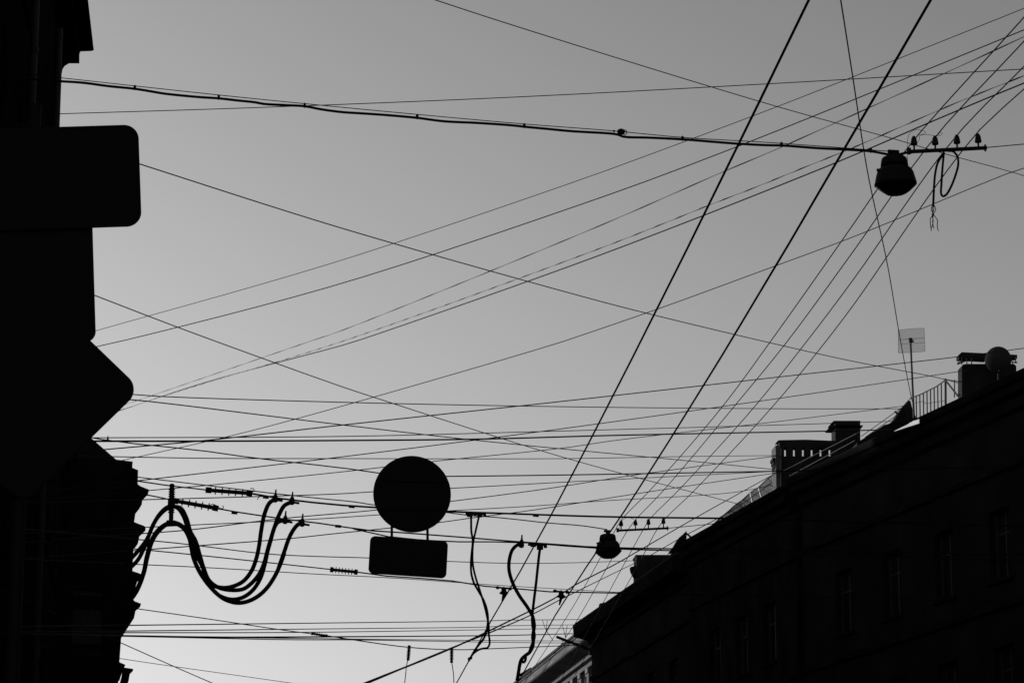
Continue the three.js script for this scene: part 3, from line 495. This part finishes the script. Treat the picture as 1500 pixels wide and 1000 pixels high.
// ---------------------------------------------------------------- lamps
function streetLamp(cx, topY, d, label) {
  const k = M(40, 1311, 260), o = thing('hanging_lamp', label, 'street lamp', P(cx, topY, d), 'hanging street lamps');
  o.rotation.z = 0.035; o.rotation.y = 0.2;
  const lat = (pts) => new THREE.LatheGeometry(pts.map(([r, y]) => new THREE.Vector2(r * k, -y * k)), 12);
  part('housing', lat([[0, 0], [13, 0], [16.5, 1], [18.8, 3.5], [20, 10], [20.6, 16.5], [0, 17]]), MAT.lamp, o);
  part('reflector', lat([[18, 16.2], [22, 17.6], [25, 20], [27.5, 26], [29.5, 34], [31, 41], [31.4, 42.5], [30.6, 44], [28, 44.4], [26, 40], [20, 18.6]]), MAT.lamp, o);
  part('glass_bowl', lat([[29.8, 44.3], [28.6, 45.6], [22, 51.4], [15.4, 56], [13.6, 56.8], [0, 57]]), MAT.bowl, o);
  const hk = part('hook', mergeGeometries([box(7 * k, 7 * k, 5 * k, 0, 3.0 * k, 0), bevelBox(17 * k, 5 * k, 5 * k, 0, 7.6 * k, 0, 0.006)]), MAT.iron, o);
  for (const [x, y] of [[-31.5, 45], [31.6, 39], [-26.5, 22]]) part('latch', bevelBox(3.4 * k, 4 * k, 4 * k, x * k, -y * k, 0, 0.005), MAT.lamp, o);
  return o;
}
streetLamp(1309.8, 229.4, 40, 'large bell-shaped street lamp hanging from the thick cable');
streetLamp(890, 782.4, 67, 'smaller bell-shaped street lamp hanging beside the black roofs');
function crossarm(a, b, d, r, ins, label, insLabel) {
  const pa = P(...a, d), pb = P(...b, d), o = thing('crossarm', label, 'crossarm', pa, 'insulator crossarms');
  part('bar', cappedBar(V(0, 0, 0), pb.clone().sub(pa), r, 10), MAT.iron, o);
  part('end_bolt', cappedBar(pb.clone().sub(pa).add(V(-0.02, 0.045, 0)), pb.clone().sub(pa).add(V(-0.02, -0.05, 0)), 0.014), MAT.iron, o);
  part('end_plate', bevelBox(0.05, 0.085, 0.06, 0.02, 0.01, 0, 0.008), MAT.iron, o);
  const k = M(40, 1390, 210);
  ins.forEach(([x, y], i) => {
    const q = thing('pin_insulator', insLabel + ['closest to the lamp', 'second from the lamp', 'third from the lamp', 'at the outer end'][i], 'insulator', P(x, y, d), 'pin insulators on the crossarms');
    part('bell', new THREE.LatheGeometry([[0, 0], [4.7, 0], [5.1, 1.2], [4.6, 5], [3.9, 9], [3.2, 11], [2.2, 11.8], [2.3, 13], [0, 14]].map(([rr, h]) => new THREE.Vector2(rr * k, h * k)), 14), MAT.porcelain, q);
    part('pin', new THREE.CylinderGeometry(1.4 * k, 1.4 * k, 12 * k, 8).translate(0, -5.6 * k, 0), MAT.iron, q);
  });
}
crossarm([1330, 222.2], [1446, 216.4], 40, 0.027, [[1339.5, 212], [1370.5, 211.6], [1402.5, 210], [1433.6, 208.4]], 'iron crossarm with four insulators beside the large lamp', 'pin insulator on the large lamp\'s crossarm, ');
crossarm([903.6, 777], [979.4, 773.4], 67, 0.025, [[910, 770], [931, 769], [950, 768], [972, 766.6]], 'iron crossarm with four insulators beside the smaller lamp', 'pin insulator on the smaller lamp\'s crossarm, ');
// thick cable on its messenger wire, feeding the large lamp
wire('messenger_wire', 'thin messenger wire stretched just above the thick lamp cable', 'spans of the large lamp', [[90, 114], [375, 144.7], [750, 180], [900, 191.7], [1000, 201.2], [1125, 208.5], [1310, 222]], 40, 40, 0.9, { R: 0.01 });
wire('stay_wire', 'thin stay running on from the crossarm\'s outer end', 'spans of the large lamp', [[1445, 216], [1500, 211]], 40, 40, 1.0, { L: 0.02 });
wire('stay_wire', 'thin stay running on from the smaller lamp\'s crossarm', 'spans of the smaller lamp', [[979, 773.4], [1030, 768.5], [1090, 762]], 67, 67, 0.8, { L: 0.02 });
wire('lamp_cable', 'thick sagging cable tied under a messenger wire, feeding the large lamp', undefined, [[60, 116.5], [90, 119], [120, 121], [158, 126], [197, 130], [222, 134], [240, 137], [290, 142], [320, 144], [347, 147], [375, 150], [385, 152], [420, 154], [446, 155.5], [470, 160], [500, 164], [530, 166], [560, 168], [590, 170.5], [611, 172.5], [650, 177.5], [700, 180], [750, 183.5], [768, 185.5], [800, 188.5], [837, 192], [895, 195.5], [905, 197], [913, 200], [950, 201.5], [1000, 204], [1050, 208], [1083, 210.5], [1125, 212.6], [1145, 213], [1200, 217], [1240, 219], [1276, 221.5], [1311, 227], [1322, 225], [1332, 222.4]], 40, 40, 2.7, { R: 0.01, mat: MAT.cable, cat: 'cable', radial: 8 });
[[197, 128, 'first tie from the tenement\'s cornice'], [320, 142.4, 'second tie from the tenement'], [446, 154.2, 'third tie from the tenement'], [611, 171, 'fourth tie from the tenement'], [768, 184, 'tie just before the round junction'], [1000, 202.6, 'tie just after the round junction'], [1145, 211.4, 'tie between the two trolley wires'], [1276, 220.2, 'tie right beside the large lamp']].forEach(([x, y, l]) => {
  const k = M(40, 700, 170), o = thing('cable_tie', 'small tie holding the thick lamp cable, ' + l, 'clip', P(x, y, 40), 'ties on the thick lamp cable');
  part('strap', bevelBox(3.8 * k, 5.4 * k, 5 * k, 0, 0, 0, 0.006), MAT.iron, o); part('bolt', new THREE.CylinderGeometry(0.7 * k, 0.7 * k, 8.4 * k, 6), MAT.iron, o);
});
{
  const k = M(40, 900, 190), o = thing('junction_insulator', 'round insulator in the messenger wire above the thick lamp cable', 'insulator', P(910, 192.8, 40));
  part('body', new THREE.SphereGeometry(6 * k, 16, 12).scale(1, 0.78, 0.85), MAT.porcelain, o);
  part('loop', new THREE.TorusGeometry(3.6 * k, 0.7 * k, 6, 14).translate(5 * k, -0.8 * k, 0), MAT.iron, o);
  part('knob', new THREE.SphereGeometry(1.8 * k, 8, 6).translate(-10.5 * k, 0.6 * k, 0), MAT.iron, o);
}
// loose cable end hanging from the crossarm
const g1 = ([x, y]) => [1230 + x / 5.556, 160 + y / 5.556];
{
  const o = thing('loose_cable', 'loose cable looped over the crossarm with frayed ends', 'cable', P(1390, 222, 40.05));
  const tb = (px, w, n) => part(n, tube(px.map(g1).map(([x, y], i) => P(x, y, 40.03 + 0.02 * Math.sin(i)).sub(o.position)), w * M(40, 1390, 250) / 2, px.length * 6, 8), MAT.cable, o);
  tb([[880, 338], [930, 345], [962, 385], [968, 450], [945, 540], [905, 640], [870, 695], [845, 708], [830, 690], [832, 600], [840, 480], [850, 370], [852, 352]], 3.4, 'loop');
  tb([[852, 352], [835, 380], [800, 440], [780, 530], [772, 620], [768, 700], [765, 770]], 3.4, 'tail');
  tb([[765, 765], [748, 815], [765, 850], [742, 890], [742, 935], [750, 990]], 1.25, 'strand');
  tb([[765, 765], [785, 815], [768, 850], [760, 920], [770, 970]], 1.25, 'strand');
  tb([[765, 765], [760, 820], [770, 860], [798, 900], [797, 950], [806, 990]], 1.25, 'strand');
  tb([[765, 765], [770, 810], [756, 860], [764, 910], [752, 965]], 1.25, 'strand');
}
for (const [px, lab] of [[[[1329, 270], [1330, 240], [1330, 205], [1333, 196], [1341, 190.5], [1350, 190.5], [1357, 194], [1356, 195.4], [1344, 198]], 'thin loose tail wound over the insulator closest to the large lamp'], [[[1344, 209], [1347, 205], [1348, 199], [1352, 197.4], [1360, 197.2], [1368, 198.4], [1376, 199], [1381, 196], [1380.5, 194], [1377, 194.5], [1375.5, 198]], 'thin loose tail curling between two insulators of the large lamp\'s crossarm']])
  single('wire_tail', tube(px.map(([x, y]) => P(x, y, 39.98)), 0.0032, 60, 5), MAT.wire, lab, 'wire', 'loose wire tails');
{ // thin tail over the second crossarm
  single('wire_tail', tube([[905, 779], [908, 772], [911, 763], [916, 759], [923, 758.5], [929, 760.5]].map(([x, y]) => P(x, y, 66.9)), 0.005, 30, 5), MAT.wire, 'thin loose tail arching over the smaller lamp\'s crossarm', 'wire', 'loose wire tails');
}

// ---------------------------------------------------------------- traffic signs
function roundedRect(w, h, r) {
  const s = new THREE.Shape(), x = -w / 2, y = -h / 2;
  s.moveTo(x + r, y); s.lineTo(x + w - r, y); s.absarc(x + w - r, y + r, r, -Math.PI / 2, 0); s.lineTo(x + w, y + h - r); s.absarc(x + w - r, y + h - r, r, 0, Math.PI / 2);
  s.lineTo(x + r, y + h); s.absarc(x + r, y + h - r, r, Math.PI / 2, Math.PI); s.lineTo(x, y + r); s.absarc(x + r, y + r, r, Math.PI, 1.5 * Math.PI); return s;
}
const plateGeo = (shape) => new THREE.ExtrudeGeometry(shape, { depth: 0.006, bevelThickness: 0.003, bevelSize: 0.004, bevelSegments: 1, curveSegments: 24 });
{ // round sign with a plate under it, hung from the spans
  const d = 30.6, k = M(d, 603, 740), o = thing('hanging_sign', 'round traffic sign seen from behind with a rectangular plate under it, hung from wires', 'traffic sign', P(603.5, 723.5, d));
  o.rotation.y = 0.02;
  const disc = new THREE.Shape(); disc.absarc(0, 0, 56.6 * k, 0, Math.PI * 2);
  part('disc', new THREE.ExtrudeGeometry(disc, { depth: 0.006, bevelThickness: 0.003, bevelSize: 0.004, bevelSegments: 1, curveSegments: 72 }), MAT.sign, o);
  part('rim', new THREE.TorusGeometry(55.5 * k, 0.009, 6, 80), MAT.sign, o);
  const pl = part('lower_plate', plateGeo(roundedRect(113 * k, 54.6 * k, 7 * k)), MAT.sign, o); pl.position.set((598.6 - 603.5) * k, (723.5 - 817.5) * k, 0); pl.rotation.z = -0.047;
  for (const [x0, y0, x1, y1] of [[574, 760, 574.6, 796], [626.4, 762, 627, 798]]) part('rod', cappedBar(V((x0 - 603.5) * k, (723.5 - y0) * k, -0.012), V((x1 - 603.5) * k, (723.5 - y1) * k, -0.012), 1.9 * k), MAT.iron, o);
  for (const yy of [20, -22]) part('cross_rail', bevelBox(80 * k, 5 * k, 0.02, 0, yy * k, 0.02, 0.004), MAT.sign, o);
  part('hanger', mergeGeometries([cappedBar(V(-10 * k, 14 * k, -0.02), V(-10 * k, 30 * k, -0.1), 0.012), cappedBar(V(20 * k, 14 * k, -0.02), V(20 * k, 30 * k, -0.1), 0.012)]), MAT.iron, o);
}
{ // three signs on one post by the left pavement
  const d = 15, k = M(d, 100, 420), X0 = P(30, 600, d), o = thing('sign_post', 'tall post with rectangular, square and diamond traffic signs seen from behind', 'traffic sign', V(X0.x, 0, -d));
  o.rotation.z = 0.0;
  const top = P(30, 176, d).y;
  part('post', new THREE.CylinderGeometry(0.038, 0.042, top, 14).translate(0, top / 2 + 0.1, -0.06), MAT.iron, o);
  part('base', new THREE.CylinderGeometry(0.09, 0.12, 0.14, 14).translate(0, 0.18, -0.06), MAT.iron, o);
  const put = (name, shape, cx, cy, dz, roll) => { const m = part(name, plateGeo(shape), MAT.sign, o), c = P(cx, cy, d).sub(o.position); m.position.set(c.x, c.y, dz); m.rotation.z = roll; return m; };
  const clampGeo = mergeGeometries([bevelBox(0.12, 0.05, 0.02), bevelBox(0.05, 0.05, 0.06, 0, 0, -0.03)]);
  const s1 = put('upper_plate', roundedRect(352 * k, 155 * k, 21 * k), 27.6, 262.4, 0.0, 0.062);
  const s2 = put('square_plate', roundedRect(216 * k, 216 * k, 15 * k), 26.5, 397, -0.03, 0.062);
  const s3 = put('diamond_plate', roundedRect(237 * k, 237 * k, 24 * k), 34.0, 571.5, 0.0, Math.PI / 4 + 0.028);
  s3.scale.set(1, 1, 1);
  for (const [s, ys] of [[s1, [0.12, -0.12]], [s2, [0.2, -0.2]]]) for (const y of ys) part('clamp', clampGeo, MAT.iron, s).position.set(0, y, -0.02);
}

// ---------------------------------------------------------------- roof things on the right
function onScreen(d, pts, depth, mat, o, name, bevel = 0) {     // upright slab facing the viewer's side at depth d, outline in photograph points
  const g = extrude(pts.map(([x, y]) => { const p = P(x, y, d).sub(o.position); return [p.x, p.y]; }), depth, bevel);
  return part(name, g.translate(0, 0, -depth), mat, o);
}
{ // long slotted chimney on the party wall
  const d = 96.8, o = thing('slotted_chimney', 'long low chimney with a row of narrow slots and an end coloured lighter to stand for sunlight', 'chimney', P(1144, 745, d));
  onScreen(d, [[1144.5, 668], [1262, 668], [1262, 760], [1144.5, 760]], 0.5, MAT.chimney, o, 'body');
  const k = M(d), xs = [1144.5, 1149.2, 1162.2, 1175.4, 1188.2, 1201.2, 1214.4, 1226];
  for (let i = 0; i + 1 < xs.length; i++) onScreen(d, [[xs[i] + (i ? 3.9 : 0), 655.3], [xs[i + 1], 655.3], [xs[i + 1], 667.95], [xs[i] + (i ? 3.9 : 0), 667.95]], 0.22, MAT.chimney, o, 'pier');
  onScreen(d, [[1138.6, 646.4], [1141, 644.4], [1180, 643.6], [1226, 645.4], [1226, 655.2], [1142.5, 655.2], [1142, 647]], 0.42, MAT.chimney, o, 'cap');
  // end pier towards the street, sunlight painted in with the paler material
  const e = part('lit_end_pier', mergeGeometries([box(0.14, 97 * k, 0.75, 0, 0, 0)]), MAT.pale, o); const c = P(1142.2, 697, d - 0.1).sub(o.position); e.position.set(c.x, c.y, -0.5);
  for (const [y, w] of [[671, 6], [676, 4.6], [681, 3]]) part('corbel', bevelBox(w * k, 4.6 * k, 0.5, P(1139.4 - w / 2, y, d).x - o.position.x, P(1139, y, d).y - o.position.y, -0.4, 0.01), MAT.chimney, o);
  part('flashing', extrude([[1126, 744.5], [1136, 741], [1142, 736], [1144.4, 736], [1144.4, 740], [1128, 746]].map(([x, y]) => { const p = P(x, y, d - 0.15).sub(o.position); return [p.x, p.y]; }), 0.05), MAT.post, o);
}
{ // square stack behind it
  const d = 100, o = thing('square_stack', 'square brick stack with a flat flanged top', 'chimney', P(1242, 650, d));
  onScreen(d, [[1224, 618.5], [1260.6, 618.5], [1261, 670], [1224.5, 670]], 0.7, MAT.soot, o, 'body');
  onScreen(d, [[1222, 616], [1260.8, 616], [1260.8, 618.4], [1219, 618.6]], 0.8, MAT.soot, o, 'cap');
  onScreen(d - 0.02, [[1215, 625.6], [1221, 622.4], [1265.4, 622.4], [1263, 626.2], [1218, 626.4]], 0.76, MAT.soot, o, 'flange');
}
{ // low chimney on the last house
  const d = 114.6, o = thing('low_chimney', 'low broad chimney with a level top on the last black house', 'chimney', P(955, 845, d));
  onScreen(d, [[933, 815], [979, 815], [990, 803], [1004, 800], [1004, 850], [932.4, 848]], 0.9, MAT.soot, o, 'body');
  onScreen(d - 0.02, [[931.4, 812.2], [981, 812.2], [980, 814.9], [932, 814.9]], 0.95, MAT.soot, o, 'cap');
  onScreen(d - 0.05, [[924.6, 829.4], [932.4, 828.4], [932.4, 846], [929, 842], [925.6, 835]], 0.4, MAT.trim, o, 'corbel');
}
for (const [pts, lab] of [[[[874, 898], [879, 886], [881, 883.5], [890, 882], [893, 884], [893, 890], [890, 898]], 'small roof vent near the blunt end of the last black house'], [[[903, 872], [906, 868], [914, 866.4], [918, 867], [918, 872], [914, 880]], 'small roof vent beside the low chimney']]) {
  const d = 119, o = thing('roof_vent', lab, 'vent', P(pts[0][0], pts[0][1], d), 'vents on the last black house');
  onScreen(d, pts, 0.3, MAT.roof, o, 'hood', 0.01); onScreen(d - 0.04, [[pts[1][0], pts[2][1] - 0.2], [pts[3][0] + 1, pts[3][1] - 1.4], [pts[3][0] + 1, pts[3][1] + 0.4], [pts[1][0], pts[2][1] + 1.4]], 0.38, MAT.roof, o, 'cap');
}
{ // pointed dormer
  const d = 108, o = thing('pointed_dormer', 'small pointed dormer with a leaning strut on the netted house', 'dormer', P(1000, 800, d));
  onScreen(d, [[1006, 776.8], [1006, 800], [982, 806], [989, 797], [995, 787], [1001, 782]], 0.8, MAT.roof, o, 'gable');
  part('strut', cappedBar(P(1005.5, 781, d).sub(o.position), P(1016, 789.5, d).sub(o.position), 0.035), MAT.iron, o);
}
{ // netted railing
  const topL = [[1140, 692], [1125, 701], [1112, 713], [1100, 721], [1088, 732], [1078, 739], [1068, 748], [1056, 758], [1046, 767], [1032, 779]];
  const botL = [[1140, 718], [1128, 724], [1116, 730], [1103, 738], [1092, 745.5], [1082, 752], [1071, 760], [1059, 771], [1048, 776], [1034, 783]];
  const dep = (x) => 98.3 + (1140 - x) / 108 * 6.6, o = thing('netted_railing', 'roof railing filled with fine netting and pale posts', 'railing', P(1086, 760, dep(1086)));
  const q = ([x, y]) => P(x, y, dep(x)).sub(o.position);
  const T = topL.map(q), Bm = botL.map(q);
  part('top_rail', tube(T, 0.022, 60, 6), MAT.iron, o); part('bottom_rail', tube(Bm, 0.02, 60, 6), MAT.iron, o);
  for (let i = 0; i + 1 < T.length; i++) {
    const gs = [], n = 9;
    for (let j = 0; j <= n; j++) { const u = j / n; gs.push(bar(T[i].clone().lerp(T[i + 1], u), Bm[i].clone().lerp(Bm[i + 1], u), 0.0125, 4)); }
    for (let j = 1; j < 9; j++) { const u = j / 9; gs.push(bar(T[i].clone().lerp(Bm[i], u), T[i + 1].clone().lerp(Bm[i + 1], u), 0.0100, 4)); }
    part('netting', mergeGeometries(gs), MAT.iron, o);
    part('brace', cappedBar(T[i].clone().add(V(0, -0.01, 0.02)), Bm[Math.max(i - 1, 0)].clone().add(V(0, 0.02, 0.02)), 0.016), MAT.iron, o);
  }
  for (const i of [2, 3, 4, 7, 8]) part('post', cappedBar(T[i].clone().add(V(-0.02, -0.03, 0.05)), Bm[i].clone().add(V(0, -0.03, 0.05)), 0.027), MAT.post, o);
}
{ // pale knob insulator on the eave
  const d = 101.3, o = thing('eave_insulator', 'small white insulator shining on the eave below the netted railing', 'insulator', P(1081, 757, d)), k = M(d);
  part('knob', new THREE.LatheGeometry([[0, -3.5], [2, -3.2], [2.6, -1], [2.2, 1.5], [2.9, 2.6], [2.3, 4.4], [0, 5]].map(([r, h]) => new THREE.Vector2(r * k, h * k)), 14).rotateZ(-0.4), MAT.white, o);
  part('pin', new THREE.CylinderGeometry(0.02, 0.02, 0.24, 8).translate(-0.03, -0.14, 0), MAT.iron, o);
}
{ // roof dormer at the foot of the antenna
  const d = 92.4, o = thing('roof_dormer', 'black gabled dormer at the foot of the antenna mast', 'dormer', P(1310, 640, d));
  onScreen(d, [[1256, 648], [1290, 626], [1296, 622], [1301, 621], [1309, 617], [1322, 597], [1328, 589], [1332, 585], [1334.5, 588], [1337, 598], [1342, 610], [1350, 616], [1350, 640], [1256, 660]], 0.9, MAT.roof, o, 'gable');
  part('finial', cappedBar(P(1311, 602, d - 0.2).sub(o.position), P(1317, 607.5, d - 0.2).sub(o.position), 0.03), MAT.iron, o);
  for (const [a, b] of [[[1262, 639], [1331, 590]], [[1268, 640], [1316, 607]]]) part('stay', bar(P(...a, d - 0.3).sub(o.position), P(...b, d - 0.3).sub(o.position), 0.012), MAT.iron, o);
  { // bright metal sheet along the eave, facing the street
    const a = PH(1313, 630.5, 19.75), b = PH(1350, 616.5, 19.75), f = frameOf([a.x, -a.z], [b.x, -b.z]);
    const m = part('flashing', extrude([[0, -0.03], [f.L * 0.5, -0.05], [f.L, -0.07], [f.L, 0.05], [f.L * 0.75, 0.06], [f.L * 0.5, 0.02], [0.1, -0.01]], 0.02, 0.004), MAT.zinc, o);
    m.quaternion.copy(f.q); m.position.set(a.x, a.y, a.z).sub(o.position).add(V(-0.04, 0, 0));
  }
}
{ // antenna
  const d = 90.3, o = thing('television_antenna', 'grid television antenna on a thin mast', 'antenna', P(1339.4, 612, d)), k = M(d), q = (x, y, dd = d) => P(x, y, dd).sub(o.position);
  part('mast', cappedBar(V(0, 0, 0), q(1334.2, 495.4), 0.034, 10, 0.028), MAT.iron, o);
  part('head', bevelBox(5 * k, 6.5 * k, 0.1, q(1334.4, 498).x, q(1334.4, 498).y, 0, 0.01), MAT.iron, o);
  part('feed', new THREE.SphereGeometry(2.2 * k, 12, 10).translate(q(1338, 499).x, q(1338, 499).y, -0.05), MAT.bright, o);
  const gs = [], TL = [1316.4, 483.4], TR = [1354.2, 480.6], BL = [1316.4, 516.6], BR = [1355.6, 514.4], n = 34;
  const cv = (u, v) => { const x = (TL[0] + (TR[0] - TL[0]) * u) * (1 - v) + (BL[0] + (BR[0] - BL[0]) * u) * v, y = (TL[1] + (TR[1] - TL[1]) * u) * (1 - v) + (BL[1] + (BR[1] - BL[1]) * u) * v + (v - 0.5) * 5 * u * (1 - u) * 0.8; return q(x, y, d + 0.16 - 0.5 * (u - 0.5) ** 2); };
  for (let j = 0; j <= n; j++) { const v = j / n; gs.push(tube([cv(0, v), cv(0.25, v), cv(0.5, v), cv(0.75, v), cv(1, v)], 0.0036, 8, 4)); }
  part('grid', mergeGeometries(gs), MAT.iron, o);
  for (const v of [0.42, 0.62]) part('rail', tube([0, 0.25, 0.5, 0.75, 1].map((u) => cv(u, v)), 0.007, 10, 5), MAT.iron, o);
  for (const u of [0, 1]) part('side_rail', tube([0, 0.5, 1].map((v) => cv(u, v)), 0.006, 6, 5), MAT.iron, o);
  for (const v of [0, 1]) part('end_rail', tube([0, 0.25, 0.5, 0.75, 1].map((u) => cv(u, v)), 0.006, 10, 5), MAT.iron, o);
}
{ // railing that climbs to the big chimney
  const d = 90.4, o = thing('roof_railing', 'black roof railing with upright bars climbing to the chimney with the dish', 'railing', P(1365, 600, d)), q = (x, y) => P(x, y, d - (x - 1336) * 0.05).sub(o.position);
  part('top_rail', tube([[1333, 584], [1340, 581], [1349, 577.5], [1362, 571], [1372, 566], [1380, 560.5], [1385.6, 556.2]].map(([x, y]) => q(x, y)), 0.02, 40, 6), MAT.iron, o);
  const ty = (x) => (x < 1349 ? 581 - (x - 1340) * 0.39 : x < 1372 ? 577.5 - (x - 1349) * 0.5 : 566 - (x - 1372) * 0.72), by = (x) => (x < 1362 ? 612 : 612 - (x - 1362) * 0.5);
  for (let x = 1342.6; x < 1383; x += 5.25) part('upright', bar(q(x, ty(x)), q(x + 0.6, by(x)), 0.02, 6), MAT.iron, o);
  part('end_post', cappedBar(q(1385.6, 554.5), q(1385.8, 592), 0.034), MAT.iron, o);
  part('brace', cappedBar(q(1386.5, 558), q(1404, 580), 0.026), MAT.iron, o);
  part('far_post', bar(q(1399, 556), q(1398.6, 582), 0.018), MAT.iron, o);
  part('upper_rail', bar(q(1380, 554.5), q(1406, 559), 0.014), MAT.iron, o);
  part('middle_rail', tube([[1341, 590.6], [1352, 588], [1358, 591], [1366, 589.4], [1384, 587]].map(([x, y]) => q(x, y)), 0.009, 30, 5), MAT.iron, o);
}
{ // big chimney with hood and dish
  const d = 86.8, o = thing('hooded_chimney', 'broad chimney under a flat hood on short posts', 'chimney', P(1450, 600, d));
  onScreen(d, [[1409.6, 536], [1411.5, 533.6], [1416, 532.8], [1486, 532.8], [1489.4, 536], [1490, 556], [1492, 575], [1492, 625], [1409.8, 625]], 0.5, MAT.soot, o, 'body');
  onScreen(d - 0.05, [[1405, 525], [1405, 519.4], [1410, 514.9], [1491.4, 518.8], [1491.4, 524], [1440, 526], [1412, 525.4]], 0.26, MAT.soot, o, 'hood');
  for (const [x0, y0, x1, y1] of [[1405, 524, 1404.6, 533], [1410, 524, 1409.6, 534], [1417, 525, 1417, 534], [1424, 525, 1424, 534], [1444, 526, 1444, 534], [1482, 524, 1484, 534], [1488.6, 523, 1488.6, 532]]) part('hood_post', bar(P(x0, y0, d - 0.3).sub(o.position), P(x1, y1, d - 0.3).sub(o.position), 0.016), MAT.iron, o);
  part('hood_rail', mergeGeometries([bar(P(1403, 533, d + 0.1).sub(o.position), P(1418, 526.6, d + 0.1).sub(o.position), 0.03), bar(P(1409, 527.6, d + 0.1).sub(o.position), P(1442, 529.6, d + 0.1).sub(o.position), 0.022), bar(P(1484, 530.4, d).sub(o.position), P(1491, 530.8, d).sub(o.position), 0.02)]), MAT.iron, o);
  onScreen(d - 0.4, [[1489, 557], [1492.4, 557], [1492.4, 555], [1500, 549.4], [1506, 549.4], [1506, 565], [1496, 566], [1492, 571], [1489, 575]], 0.4, MAT.soot, o, 'shoulder');
}
{ // dish
  const d = 86.1, k = M(d, 1464, 527), o = thing('satellite_dish', 'round satellite dish in front of the hooded chimney', 'dish', P(1464, 527, d));
  const g = new THREE.LatheGeometry([[0, 0], [6, 0.4], [12, 1.7], [17, 3.4], [19.4, 4.6], [19.8, 4.4], [17, 2.6], [12, 0.9], [6, -0.5], [0, -0.9]].map(([r, h]) => new THREE.Vector2(r * k, h * k)), 40).rotateX(-Math.PI / 2 + 0.25);
  part('reflector', g, MAT.iron, o);
  part('mount', cappedBar(V(0, 0, -0.05), V(0.05, -26 * k, -0.35), 0.03), MAT.iron, o);
  part('feed_arm', cappedBar(V(0, -17 * k, 0.02), V(0, -9 * k, -0.36), 0.013), MAT.iron, o);
}
// gutter rods along the eave of the antenna house
{
  const q = (x, y) => PH(x, y, 20.15);
  for (const [a, b, r, lab] of [[[1150, 690], [1262, 633], 0.013, 'thin snow guard rod along the eave before the slotted chimney, upper of two'], [[1160, 697], [1256, 645], 0.014, 'thin snow guard rod along the eave before the slotted chimney, lower of two']])
    single('snow_guard_rod', bar(q(...a).add(V(-0.06, 0, 0)), q(...b).add(V(-0.06, 0, 0)), r, 6), MAT.rod, lab, 'rod', 'snow guard rods');
}

shade(scene);
renderer.render(scene, camera);
